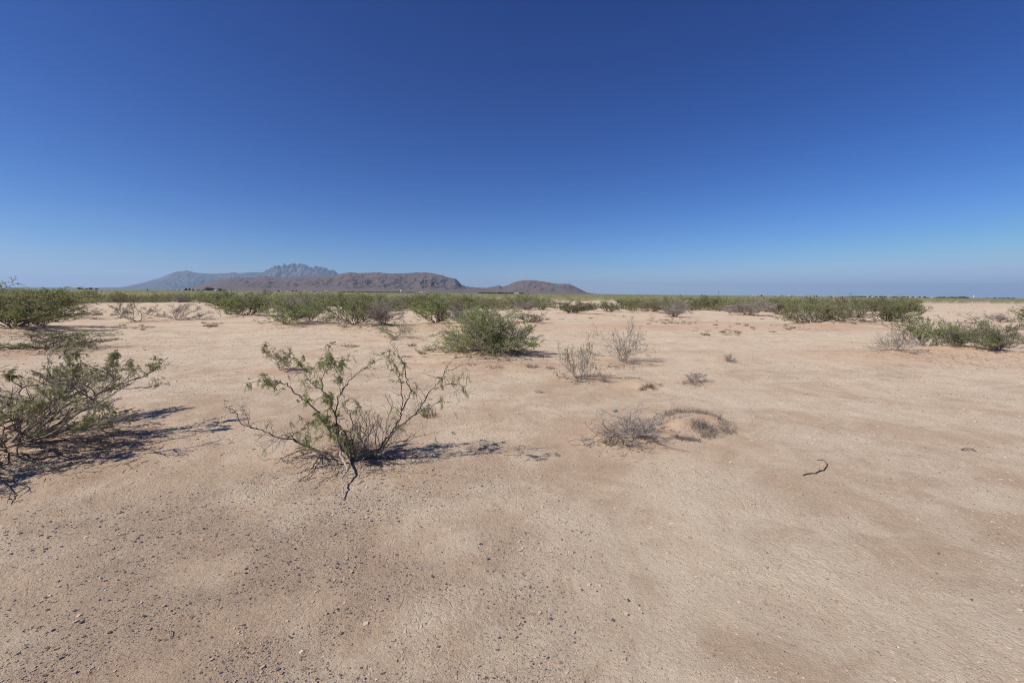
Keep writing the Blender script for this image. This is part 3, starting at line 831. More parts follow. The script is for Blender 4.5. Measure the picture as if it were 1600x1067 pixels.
def left_mesquite():
    g = np.random.default_rng(91)
    B = gp(52, 708); Y0 = B[1] + .15
    c = np.array([B[0] - .44, Y0, 0]); c[2] = float(height(c[0], c[1])) - .02
    e = empty('mesquite_shrub', tuple(c))
    tag(e, 'large tangled near mesquite cut off by the left edge, casting the biggest shadow', 'shrub')
    wood = MB(); lf = MB(); low = MB()
    L = dict(n=17, spread=.92)
    sk = grow(g, 19, .90, 1.25, 3, .08, .26, (8, 5, 3))
    sk = fit(sk, 2.0, 2.3, .90)
    r = (.013, .0062, .0030, .0016); tips = []
    for P, lv in sk:
        rr = r[lv] * g.uniform(.65, 1.2)
        tube(wood, P, rr, rr * .42, (7, 5, 3, 3)[lv], g.random())
        if lv >= 2: tips.append(P)
    TP = np.concatenate(tips)
    q = TP / np.array([2.0, 2.3, .90])
    cl = pnoise(q[:, 0] * 6, q[:, 1] * 6 + q[:, 2] * 4, 2)
    rad = np.sqrt(q[:, 0] ** 2 + q[:, 1] ** 2) * 2
    wgt = np.clip(.25 + cl * 1.8, .0, 1) * np.clip(rad * .5 + q[:, 2] * .9 - .25, 0, 1)
    wgt /= wgt.sum()
    n = 3900
    k = g.choice(len(TP), n, p=wgt)
    TP = TP + np.concatenate([np.gradient(P, axis=0) for P, lv in sk if lv >= 2]) * g.uniform(-.5, .5, (len(TP), 1))
    D = rnd_dirs(n, g) * .9 + np.array([0, 0, -.1]); D /= np.linalg.norm(D, axis=1)[:, None]
    pinnate(lf, TP[k] + g.normal(size=(n, 3)) * .012, D, g, L=.042, nl=7, leaflet=.012, lw=.0042)
    wood.build('branches', M['bark_brown'], e)
    lf.build('foliage', M['leaf_olive'], e)
    # sprawling dead limbs on the soil at the foot
    for (pts) in ([(30, 715), (60, 725), (110, 712), (170, 705), (235, 705), (262, 716)], [(-40, 742), (-5, 752), (30, 758), (40, 764), (20, 780)],
                  [(-30, 735), (8, 762), (18, 775), (12, 790)], [(20, 715), (90, 738), (140, 720), (160, 712)]):
        P = []
        for i, (x, y) in enumerate(pts):
            q = gp(x, y); q[2] += .045 - .035 * i / len(pts); P.append(q)
        P = np.array(P); m = len(pts) * 4
        Q = np.stack([np.interp(np.linspace(0, len(pts) - 1, m), np.arange(len(pts)), P[:, a]) for a in range(3)], 1)
        Q += g.normal(size=Q.shape) * .004
        tube(low, Q - c, .0075, .0022, 5, g.random())
        for _ in range(4):
            i = g.integers(2, m - 2)
            T, _d = polyline(g, Q[i], norm(np.append(g.normal(size=2), .1)), g.uniform(.06, .18), 5, .35, 0)
            T[:, 2] = np.maximum(T[:, 2], height(T[:, 0], T[:, 1]) + .006)
            tube(low, T - c, .0035, .001, 4, g.random())
    low.build('dead_branch', M['bark_dark'], e)
left_mesquite()

# ------------------------------------------------------------------ scrub belt: individual shrubs behind the ones listed above
TEMPL = []
for i, (look, nm, w, h) in enumerate((('green', 'mesquite_shrub', 2.4, 1.25), ('fresh', 'mesquite_shrub', 2.2, 1.15), ('olive', 'mesquite_shrub', 2.5, 1.2), ('yellow', 'mesquite_shrub', 2.3, 1.1),
                       ('bare', 'bare_shrub', 2.0, 1.0), ('mixed', 'mesquite_shrub', 2.4, 1.1), ('olive', 'mesquite_shrub', 2.0, 1.3), ('bare', 'bare_shrub', 2.3, .9))):
    g = np.random.default_rng(300 + i)
    wood, lf, L = shrub_meshes(g, w, w * .9, h, look, rscale=1.1, levels=2, leafmul=.72 if look != 'bare' else 1.3, cards=1.8)
    # larger cards: these plants stand 30 m away and more
    TEMPL.append((nm, look, wood.mesh('branches', M[L['bark']]), lf.mesh('foliage', M[L['leaf']])))
LOOKWORD = {'green': 'green', 'fresh': 'bright green', 'olive': 'olive', 'yellow': 'yellow green', 'bare': 'grey leafless', 'mixed': 'half bare'}
LIM = [(-200, 492), (60, 488), (112, 478), (150, 473), (335, 474), (352, 484), (850, 485), (862, 472), (960, 471), (990, 482), (1075, 484), (1130, 488), (1425, 488), (1436, 471), (1800, 470)]
ZONES = [(-200, 190, 'at the far left'), (190, 330, 'under the blue mountain slope'), (330, 440, 'under the white sheds'),
         (440, 540, 'below the jagged blue peaks'), (540, 720, 'below the flat brown hill'), (720, 920, 'below the lone hill'),
         (920, 1130, 'left of the thin pole'), (1130, 1330, 'right of the thin pole'), (1330, 1440, 'below the far dark tree line'), (1440, 1800, 'beyond the right sand')]
g = np.random.default_rng(4242)
spots = []
tries = 0
while len(spots) < 256 and tries < 60000:
    tries += 1
    px = g.uniform(-60, 1660)
    lim = np.interp(px, [q[0] for q in LIM], [q[1] for q in LIM])
    Y = math.sqrt(g.uniform(26 ** 2, 66 ** 2))
    p = gpd(px, Y)
    yb = at_h_y(px) + CAM_H / Y * FPX
    if yb > lim: continue
    if g.random() > 0.75 + .5 * float(sm(-.25, .25, fbm(p[0] / 14, p[1] / 14, 61, 2))): continue
    if any((p[0] - s[0][0]) ** 2 + (p[1] - s[0][1]) ** 2 < 1.9 ** 2 for s in spots): continue
    if any((p[0] - s[0][0]) ** 2 + (p[1] - s[0][1]) ** 2 < 2.2 for s in placed): continue
    spots.append((p, px, Y))
for (p, px, Y) in spots:
    zn = float(fbm(p[0] / 9, p[1] / 9, 71, 2))
    t = g.choice(8, p=np.array([.17, .12, .22, .16, .09, .09, .09, .06]) if zn < .1 else np.array([.10, .06, .20, .12, .18, .12, .10, .12]))
    nm, look, mw, ml = TEMPL[t]
    s = g.uniform(.85, 1.35)
    z = float(height(p[0], p[1]))
    hmax = 1.7 if g.random() < .25 else 1.5
    e = empty(nm, (p[0], p[1], z - .02), g.uniform(0, 6.28), (s * g.uniform(.9, 1.3), s * g.uniform(.9, 1.3), min(s * g.uniform(.65, 1.15), hmax / 1.25)))
    zone = [q for q in ZONES if q[0] <= px < q[1]][0][2]
    dist = 'nearer' if Y < 40 else ('middle' if Y < 54 else 'farther')
    lab = '%s %s shrub of the scrub belt %s' % (dist, LOOKWORD[look], zone)
    tag(e, lab, 'shrub', group='%s %s shrubs of the scrub belt %s' % (dist, LOOKWORD[look], zone))
    for nme, me in (('branches', mw), ('foliage', ml)):
        o = bpy.data.objects.new(nme, me); COL.link(o); o.parent = e

# ------------------------------------------------------------------ far scrub: thousands of plants nobody could count
def far_scrub():
    g = np.random.default_rng(9)
    for mi, (mat, share) in enumerate((('leaf_olive', .38), ('leaf_green', .26), ('leaf_grey', .16), ('leaf_fresh', .20))):
        mb = MB()
        for (d0, d1, num, nc, cs) in ((50, 120, 2700, 230, .085), (120, 260, 4200, 90, .14), (260, 800, 4600, 34, .26), (800, 2600, 4200, 14, .6)):
            num = int(num * share)
            Y = np.sqrt(g.uniform(d0 ** 2, d1 ** 2, num)) if d0 < 500 else g.uniform(d0, d1, num)
            az = g.uniform(-.98, .98, num)
            x = Y * np.tan(az * .92) ; y = Y
            if d0 < 60:      # the bare sand flats stay bare
                pxs = 800 + x / y * FPX * .994; lim = np.interp(pxs, [q[0] for q in LIM], [q[1] for q in LIM])
                ok = (at_h_y(800) + (pxs - 800) * .0094 + CAM_H / y * FPX < lim) & (g.random(num) < .45 + .9 * sm(-.25, .25, fbm(x / 14, y / 14, 61, 2)))
                x = x[ok]; y = y[ok]; num = len(x)
            z = height(x, y)
            sz = np.clip(np.exp(g.normal(-.08, .30, num)), .4, 1.45)
            wd = sz[:, None] * g.uniform(1.5, 3.0, (num, 1)) * (1 if d0 < 500 else 1.6); hh = sz[:, None] * 1.25
            u = rnd_dirs(num * nc, g).reshape(num, nc, 3); rad = g.random((num, nc)) ** .45
            C = np.stack([x[:, None] + u[..., 0] * rad * wd * .5, y[:, None] + u[..., 1] * rad * wd * .5, z[:, None] + np.abs(u[..., 2]) * rad * hh * .95 + .05], -1)
            C = C.reshape(-1, 3); n = len(C)
            D = rnd_dirs(n, g) + np.array([0, 0, .9]); D /= np.linalg.norm(D, axis=1)[:, None]
            ls = cs * g.uniform(.6, 1.4, n)
            leaf_cards(mb, C - D * ls[:, None] * .5, D, ls, ls * .6, g, np.clip(np.repeat(g.normal(.42, .34, num), nc) + g.normal(0, .15, n), 0, 1))
        yield mb, mat
base = bpy.data.objects.new('distant_scrub', None); COL.link(base)
tag(base, 'distant desert scrub merging into one olive band under the horizon', 'scrub', kind='stuff')
for mb, mat in far_scrub():
    o = mb.build('scrub_foliage', M[mat], base); o['kind'] = 'stuff'

# ------------------------------------------------------------------ dry tufts and small plants on the flats
def tuft_mb(g, n=60, h=.12, w=.18, lean=.5, bw=.004):
    mb = MB()
    for i in range(n):
        a = g.uniform(0, 6.28); r = g.random() ** .6 * w * .35
        p = np.array([math.cos(a) * r, math.sin(a) * r, 0])
        d = norm(np.array([math.cos(a) * lean * g.random() * 2, math.sin(a) * lean * g.random() * 2, 1.0]) + g.normal(size=3) * .15)
        P, _ = polyline(g, p, d, h * g.uniform(.5, 1.1), 3, .12, -.10)
        P[:, 2] = np.abs(P[:, 2])
        tube(mb, P, bw, bw * .3, 3, g.random())
    return mb
g = np.random.default_rng(55)
TUFT = [tuft_mb(g, 70, .13, .30, .7).mesh('tuft_blades', M['grass_brown']), tuft_mb(g, 60, .10, .40, 1.0).mesh('tuft_blades', M['grass_brown']),
        tuft_mb(g, 80, .15, .26, .6).mesh('tuft_blades', M['grass_dry'])]
def put_tuft(px, py, s, label, group=None, kind=0, name='dry_grass_tuft'):
    p = gp(px, py)
    o = bpy.data.objects.new(name, TUFT[kind]); COL.link(o)
    o.location = (p[0], p[1], p[2] - .01); o.rotation_euler = (0, 0, g.uniform(0, 6.28)); o.scale = (s, s, s * g.uniform(.7, 1.1))
    tag(o, label, 'grass tuft', group)
UNIQ = [(538, 541, .8, 0, 'small dark dry tuft, left one of three on the sand below the biggest dense mesquite'), (546, 543, .8, 1, 'small low dry tuft in the middle of three below the biggest dense mesquite'),
        (556, 542, 1.0, 0, 'taller dry tuft at the right of three below the biggest dense mesquite'), (481, 532, .5, 1, 'lone dark speck of dry grass on the pale flat left of centre'),
        (672, 650, .9, 0, 'reddish brown dry tuft on the soil right of the near twisted mesquite'), (772, 574, 1.1, 1, 'flattened dark tuft on red sand in front of the broad green mound'),
        (738, 570, .7, 1, 'dry brown debris clump on red sand below the left side of the broad green mound'), (832, 574, 1.0, 2, 'pale dry tuft on the red rise just right of the broad green mound'),
        (859, 576, .7, 2, 'small pale tuft next to the base of the small leaning shrub'), (843, 613, .6, 2, 'tiny pale tuft alone on the crusted soil right of the near mesquite'),
        (1202, 476, 1.2, 0, 'brown tuft behind the olive brown shrub on the right'), (863, 553, .4, 1, 'tiny brown speck of grass beside the sandy rise at centre'),
        (1028, 601, .6, 1, 'flat dark bit of dead grass beside the small red hump'), (1013, 556, .45, 2, 'tiny grey seedling left of the smallest cushion bush'),
        (240, 562, .6, 2, 'tiny green seedling on the flat beside the near left mesquite'), (954, 693, .7, 2, 'pale dry grass tuft at the front foot of the near sand mound'),
        (668, 640, .6, 2, 'thin pale tuft just above a reddish brown one')]
for px, py, s, k, lab in UNIQ: put_tuft(px, py, s, lab, None, k)
for (n, x0, x1, y0, y1, lab) in ((26, 118, 205, 482, 500, 'brown dry grass tuft on the sand right of the left edge mesquite'),
                                 (10, 165, 240, 507, 516, 'low dark tuft in front of the open vase shaped shrub'),
                                 (14, 315, 355, 505, 513, 'tiny dark tuft on the pale flat below the tiny dry brown bush'),
                                 (30, 990, 1090, 498, 508, 'small brown tuft on the red bank below the yellow green and grey pair'),
                                 (34, 1085, 1240, 494, 520, 'small brown tuft scattered on the red bank below the brightest green shrub'),
                                 (12, 1100, 1160, 518, 525, 'dark clump of dead grass on the front lip of the red bank'),
                                 (24, 1440, 1590, 474, 500, 'small brown tuft on the bare sand at the far right'),
                                 (14, 866, 990, 480, 500, 'small dry tuft on the pale sand in front of the green pair'),
                                 (10, 610, 720, 530, 560, 'small dry tuft on the sand left of the broad green mound')):
    for _ in range(n):
        put_tuft(g.uniform(x0, x1), g.uniform(y0, y1), g.uniform(.5, 1.15), lab, lab.replace(' tuft', ' tufts', 1).replace(' clump', ' clumps', 1), int(g.integers(0, 3)))

def grass_along(name, label, pts, n, h, mat, spread=.03, lean=.35, cat='dry grass'):
    g = np.random.default_rng(abs(hash(label)) % 1 + 17)
    P = np.array([gp(*q) for q in pts]); O = P[0].copy()
    mb = MB(); k = len(P)
    for _ in range(n):
        t = g.uniform(0, k - 1); q = np.array([np.interp(t, np.arange(k), P[:, a]) for a in range(3)])
        if g.random() < .35 + .9 * pnoise(t * 3.1, 7.7): continue
        q[:2] += g.normal(size=2) * spread
        q[2] = float(height(q[0], q[1])) - .004
        d = norm(np.array([g.normal() * lean, g.normal() * lean, 1]))
        S, _ = polyline(g, q - O, d, h * g.uniform(.4, 1.15), 3, .22, -.04)
        r = g.uniform(.0012, .0026)
        tube(mb, S, r, r * .3, 3, g.random())
    e = empty(name, tuple(O)); tag(e, label, cat)
    mb.build('grass_blades', M[mat], e)
grass_along('dry_grass', 'curved crest of short grey dry grass around the back of the near sand mound', [(1030, 655), (1045, 647), (1065, 643), (1090, 644), (1112, 652), (1128, 664), (1139, 679)], 1300, .085, 'grass_dry', .045, .6)
grass_along('dry_grass', 'grey dry grass clump on the front slope of the near sand mound', [(1080, 672), (1092, 664), (1108, 668), (1112, 680), (1098, 683)], 700, .09, 'grass_dry', .04)
grass_along('dry_grass', 'low line of grey dry grass at the front left of the near sand mound', [(1052, 682), (1066, 686), (1080, 688), (1092, 689)], 420, .055, 'grass_dry', .025)
grass_along('dry_grass', 'sparse dry stems over the top of the near sand mound', [(1046, 662), (1060, 655), (1078, 652), (1094, 655)], 320, .075, 'grass_dry', .06, .8)
grass_along('dry_grass', 'pale grey fringe of grass along the top of the small red hump', [(972, 593), (985, 591), (1000, 592), (1012, 598)], 240, .06, 'grass_dry', .03)
grass_along('dry_grass', 'brown matted grass hanging on the right end of the small red hump', [(1000, 611), (1008, 606), (1018, 604), (1023, 610)], 420, .08, 'grass_brown', .035, .7)

# ------------------------------------------------------------------ fallen twigs, stones
def fallen(name, label, pts, r0, r1, mat, lift=.012, subs=3):
    g = np.random.default_rng(len(label))
    P = np.array([gp(*q) for q in pts]); k = len(P)
    m = (k - 1) * 4 + 1
    Q = np.stack([np.interp(np.linspace(0, k - 1, m), np.arange(k), P[:, a]) for a in range(3)], 1)
    Q[:, :2] += g.normal(size=(m, 2)) * .0055
    Q[:, 2] = height(Q[:, 0], Q[:, 1]) + r0 * .6 + np.abs(g.normal(size=m)) * lift * .4 + lift * np.sin(np.linspace(0, 3.1, m))
    mb = MB(); O = Q[0].copy()
    tube(mb, Q - O, r0, r1, 6, .3)
    for _ in range(subs):
        i = g.integers(2, m - 2)
        T, _d = polyline(g, Q[i], norm(np.append(g.normal(size=2), .3)), g.uniform(.03, .06), 3, .3, 0)
        tube(mb, T - O, r1, r1 * .4, 4, .3)
    e = bpy.data.objects.new(name, mb.mesh(name, M[mat])); COL.link(e); e.location = O
    tag(e, label, 'twig')
fallen('fallen_twig', 'dark hooked twig lying alone on the open soil at right', [(1256, 743), (1268, 740), (1281, 738), (1290, 732), (1293, 726), (1288, 720), (1276, 719)], .0055, .0022, 'bark_dark', .004, 5)
fallen('fallen_twig', 'thin short twig near the right edge of the flat', [(1502, 703), (1511, 703), (1518, 704), (1526, 706)], .006, .003, 'bark_dark', .012, 2)
fallen('fallen_twig', 'thin grey stick lying left of the dead branch of the near mesquite', [(466, 753), (476, 748), (484, 743), (494, 735)], .0045, .002, 'bark_brown', .01)
fallen('fallen_twig', 'short pale stick in the gravel at bottom left', [(258, 984), (268, 990), (270, 998)], .003, .0015, 'bark_grey', .006, 1)
fallen('fallen_twig', 'crooked dark twig just left of the base of the near mesquite', [(488, 735), (494, 724), (500, 717), (502, 727)], .006, .003, 'bark_dark', .02, 3)

def mat_stone(name, stops):
    m, nt, out = newmat(name)
    g_ = nt.nodes.new('ShaderNodeNewGeometry')
    c = ramp(nt, attr(nt, 'rnd'), stops)
    n = noise(nt, g_.outputs['Position'], 260, 3)
    c = mixc(nt, 1.0, c, ramp(nt, n, [(.3, (.75, .75, .75)), (.7, (1.15, 1.15, 1.15))]), 'MULTIPLY')
    p = nt.nodes.new('ShaderNodeBsdfPrincipled'); p.inputs['Roughness'].default_value = .8
    nt.links.new(c, p.inputs['Base Color']); nt.links.new(p.outputs[0], out.inputs['Surface'])
    return m
M['gravel'] = mat_stone('gravel_stone', [(0, (.075, .068, .068)), (.22, (.16, .13, .12)), (.45, (.30, .215, .165)), (.72, (.42, .30, .22)), (.95, (.48, .38, .29)), (1, (.60, .52, .44))])
M['clod'] = mat_stone('soil_clod', [(0, (.42, .30, .21)), (1, (.64, .51, .38))])
M['bluestone'] = mat_stone('blue_stone', [(0, (.17, .185, .20)), (1, (.33, .355, .38))])
M['palestone'] = mat_stone('pale_stone', [(0, (.55, .46, .38)), (1, (.66, .58, .50))])
_cube = np.array([[x, y, z] for z in (-1, 1) for y in (-1, 1) for x in (-1, 1)], float)
_cf = np.array([[0, 2, 3, 1], [4, 5, 7, 6], [0, 1, 5, 4], [2, 6, 7, 3], [0, 4, 6, 2], [1, 3, 7, 5]])

def scatter(name, mat, n, r0, r1, keep, size, label, cat, seed, flat=.6, azr=1.05, power=1.0, tiltbias=0):
    g = np.random.default_rng(seed)
    r = r0 * (r1 / r0) ** (g.random(n) ** power); az = g.uniform(-azr, azr, n)
    x = r * np.sin(az); y = r * np.cos(az)
    ok = g.random(n) < keep(x, y, g); x = x[ok]; y = y[ok]; r = r[ok]; n = len(x)
    s = size(g, n, r)
    z = height(x, y) + s * .12
    V = _cube[None] * (1 + g.uniform(-.4, .25, (n, 8, 3))) * .58
    V = V * (s[:, None] * g.uniform(.6, 1.1, (n, 3)) * np.array([1, 1, flat]))[:, None, :]
    a = g.uniform(0, 6.28, n); ca, sa = np.cos(a)[:, None], np.sin(a)[:, None]
    X = V[..., 0] * ca - V[..., 1] * sa; Y = V[..., 0] * sa + V[..., 1] * ca; Z = V[..., 2] + V[..., 0] * g.uniform(-.3, .3, (n, 1))
    V = np.stack([X + x[:, None], Y + y[:, None], Z + z[:, None]], -1).reshape(-1, 3)
    F = (_cf[None] + (np.arange(n) * 8)[:, None, None]).reshape(-1, 4)
    mb = MB(); mb.add(V, F, np.repeat(g.random(n), 8))
    o = mb.build(name, mat); tag(o, label, cat, kind='stuff')
    return o
def keep_g(x, y, g):
    m = gravel_mask(x, y); return np.clip(.05 + m * 1.1, 0, 1) * (1 - .7 * np.clip(mound_mask(x, y), 0, 1))
scatter('gravel', M['gravel'], 260000, 1.3, 13, keep_g, lambda g, n, r: np.clip(np.exp(g.normal(math.log(.0028), .58, n)) * (.72 + .10 * r), .0013, .015),
        'dark and rusty desert gravel strewn over the near soil', 'gravel', 70)
def keep_c(x, y, g):
    return np.clip(.15 + .9 * pale_mask(x, y), 0, 1) * np.clip(.5 + fbm(x / .6, y / .6, 91, 3) * 1.5, .05, 1)
scatter('soil_clods', M['clod'], 130000, 1.4, 22, keep_c, lambda g, n, r: np.clip(np.exp(g.normal(math.log(.0040), .5, n)) * (.6 + .15 * r), .0018, .030),
        'small crumbs and curled flakes of dried soil', 'soil', 71, flat=.4)

def stone(name, label, px, py, s, mat, seed):
    g = np.random.default_rng(seed); p = gp(px, py)
    import bmesh
    bm = bmesh.new(); bmesh.ops.create_icosphere(bm, subdivisions=2, radius=1)
    for v in bm.verts:
        c = v.co
        k = 1 + .28 * math.sin(c.x * 2.3 + seed) * math.cos(c.y * 2.9 + seed * 2) + .10 * math.sin(c.z * 7 + c.x * 5)
        v.co = Vector((c.x * s * k, c.y * s * .8 * k, c.z * s * .68 * k))
    me = bpy.data.meshes.new(name); bm.to_mesh(me); bm.free()
    at = me.attributes.new('rnd', 'FLOAT', 'POINT'); at.data.foreach_set('value', g.random(len(me.vertices)).astype(np.float32))
    me.materials.append(mat)
    o = bpy.data.objects.new(name, me); COL.link(o); o.location = (p[0], p[1], p[2] + s * .4); o.rotation_euler = (0, 0, seed)
    tag(o, label, 'stone')
stone('stone', 'bluish grey stone just behind the dry grey brush on the near sand mound', 960, 643, .036, M['bluestone'], 3)
stone('stone', 'largest pale pebble in the gravel at the lower left, rounded and cream coloured', 157, 904, .0085, M['palestone'], 5)

def litter():
    g = np.random.default_rng(33); mb = MB()
    src = [(540, 712, .55, 260), (600, 712, .55, 200), (50, 712, 1.1, 420), (150, 705, .8, 200), (762, 560, 1.2, 260), (978, 690, .45, 160), (910, 596, .35, 90), (968, 572, .5, 110),
           (1446, 556, 1.6, 200), (1550, 560, 1.6, 160), (552, 514, 1.6, 130), (450, 512, 1.2, 110), (682, 512, 1.3, 110), (1084, 600, .3, 60), (1266, 514, 2.0, 170), (1386, 508, 1.6, 120), (22, 524, 1.8, 200)]
    for (px, py, sp, n) in src:
        c = gp(px, py)
        for _ in range(int(n * 2.2)):
            q = c[:2] + g.normal(size=2) * sp * .42
            L = g.uniform(.01, .07) * (1 + c[1] * .05)
            a = g.uniform(0, 6.28); d = np.array([math.cos(a), math.sin(a)])
            P = np.array([np.append(q + d * L * (t - .5) + g.normal(size=2) * L * .05, 0) for t in (0, .5, 1)])
            P[:, 2] = height(P[:, 0], P[:, 1]) + .003
            r = g.uniform(.001, .0024) * (1 + c[1] * .04)
            tube(mb, P, r, r * .6, 3, g.random())
    o = mb.build('plant_litter', M['bark_brown']); tag(o, 'broken twigs and leaf litter on the soil under the shrubs', 'litter', kind='stuff')
litter()

# ------------------------------------------------------------------ far settlement: trees, sheds, tank, pole, orchards
def flatmat(name, col, rough=.7):
    m, nt, out = newmat(name)
    g_ = nt.nodes.new('ShaderNodeTexCoord')
    n = noise(nt, g_.outputs['Object'], .8, 4)
    c = mixc(nt, n, tuple(v * .88 for v in col), tuple(min(v * 1.08, .9) for v in col))
    p = nt.nodes.new('ShaderNodeBsdfPrincipled'); p.inputs['Roughness'].default_value = rough
    nt.links.new(c, p.inputs['Base Color']); nt.links.new(p.outputs[0], out.inputs['Surface'])
    return m
M['white'] = flatmat('white_siding', (.52, .51, .49)); M['roof'] = flatmat('pale_roof', (.42, .40, .38)); M['glass'] = flatmat('dark_glass', (.05, .06, .07), .2)
M['tan'] = flatmat('tan_siding', (.52, .45, .37)); M['wood'] = flatmat('grey_pole_wood', (.16, .13, .11)); M['steel'] = flatmat('white_steel', (.62, .62, .61), .5)
def box(mb, x0, x1, y0, y1, z0, z1):
    V = [[x, y, z] for z in (z0, z1) for y in (y0, y1) for x in (x0, x1)]
    mb.add(V, _cf, .5)
def house(px, D, wpx, hm, label, mat='white', group=None):
    c = gpd(px, D); w = wpx * D / FPX; dp = min(w, 9)
    e = empty('house', tuple(c), 0); tag(e, label, 'house', group)
    wl = MB(); box(wl, -w / 2, w / 2, 0, dp, -.3, hm); wl.build('wall', M[mat], e)
    rf = MB(); a = w / 2 + .3; rh = .8
    V = [[-a, -.3, hm + .003], [a, -.3, hm + .003], [a, dp + .3, hm + .003], [-a, dp + .3, hm + .003], [-a, dp / 2, hm + rh], [a, dp / 2, hm + rh]]
    rf.add(V, [np.array([[0, 1, 5, 4], [2, 3, 4, 5], [0, 3, 2, 1]]), np.array([[0, 4, 3], [1, 2, 5]])], .5)
    rf.build('roof', M['roof'], e)
    k = max(1, int(w / 4))
    for i in range(k):
        x = -w / 2 + w * (i + .5) / (k + .6)
        wi = MB(); box(wi, x - .6, x + .6, -.06, -.003, 1.0, 2.0); wi.build('window', M['glass'], e)
    dr = MB(); x = w / 2 - 1.1; box(dr, x - .45, x + .45, -.05, -.003, .0, 2.05); dr.build('door', M['tan'], e)
def tree(px, D, wpx, hpx, label, group=None, seed=0):
    g = np.random.default_rng(seed + 500); c = gpd(px, D); w = wpx * D / FPX; h = hpx * D / FPX
    e = empty('tree', tuple(c)); tag(e, label, 'tree', group)
    tr = MB(); P, _ = polyline(g, np.array([0, 0, -.2]), np.array([0, 0, 1.]), h * .55, 5, .06, .1); tube(tr, P, h * .035, h * .015, 7, .2)
    for i in range(5):
        T, _ = polyline(g, P[3], norm(np.array([g.normal(), g.normal(), 1.2])), h * .35, 4, .15, .05); tube(tr, T, h * .014, h * .005, 5, .2)
    tr.build('trunk', M['bark_dark'], e)
    n = 700; u = rnd_dirs(n, g) * (g.random((n, 1)) ** .4)
    lob = 1 + .25 * np.sin(u[:, :1] * 5 + seed) * np.cos(u[:, 2:] * 4)
    C = u * lob * np.array([w / 2, w / 2, h * .36]) + np.array([0, 0, h * .60])
    D_ = rnd_dirs(n, g); ls = np.full(n, max(h, w) * .11) * g.uniform(.6, 1.3, n)
    cr = MB(); leaf_cards(cr, C, D_, ls, ls * .6, g); cr.build('crown', M['tree_leaf'], e)
i = 0
for (px, w, hp, lab) in ((125.5, 6, 4.6, 'biggest dark round tree on the far left horizon, leftmost of four'), (136, 3, 3.2, 'smallest dark tree, second of four on the far left horizon'),
                     (142.3, 5.5, 4.4, 'dark round tree, third of four on the far left horizon'), (151.5, 4.2, 3.3, 'low dark tree, rightmost of four on the far left horizon'),
                     (231, 2.5, 3.0, 'lone speck of a tree under the left slope of the blue mountains'),
                     (291.3, 3.4, 5.0, 'narrow dark tree right of the row of white sheds, left one of a close pair'), (296.5, 3.2, 5.0, 'narrow dark tree of a close pair, the right one, beside the white sheds'),
                     (302.5, 3.5, 3.8, 'small bushy tree right of the close dark pair'), (310, 4.5, 2.4, 'low grey green tree left of the big farmyard trees'), (318, 4, 2.6, 'low tree touching the left of the big farmyard trees'),
                     (325, 9, 6.2, 'broadest dark farmyard tree left of the brown hill foot'), (331, 8, 6.0, 'dark farmyard tree joined to the right of the broadest one'),
                     (344.5, 7, 5.0, 'dark tree behind the small white farm building, right of the broadest farmyard tree'), (350, 6, 3.8, 'low dark tree ending the farmyard group on the right'),
                     (435.5, 4.5, 2.6, 'low greyish tree under the jagged peaks, left of the two black trees'), (457.5, 3.5, 3.2, 'left one of two black trees under the jagged peaks'),
                     (462.8, 3.2, 3.2, 'right one of two black trees under the jagged peaks'), (491.5, 4, 2.2, 'faint low tree left of the far green field'),
                     (1190, 3, 3.2, 'small dark tree beside the first white houses right of the thin pole'), (1276, 2.5, 3.0, 'small tree at the right end of the long white house roof'),
                     (1445.5, 2.8, 3.4, 'small dark tree sticking up right of the far tree line')):
    i += 1; tree(px, 820, w, hp, lab, seed=i)
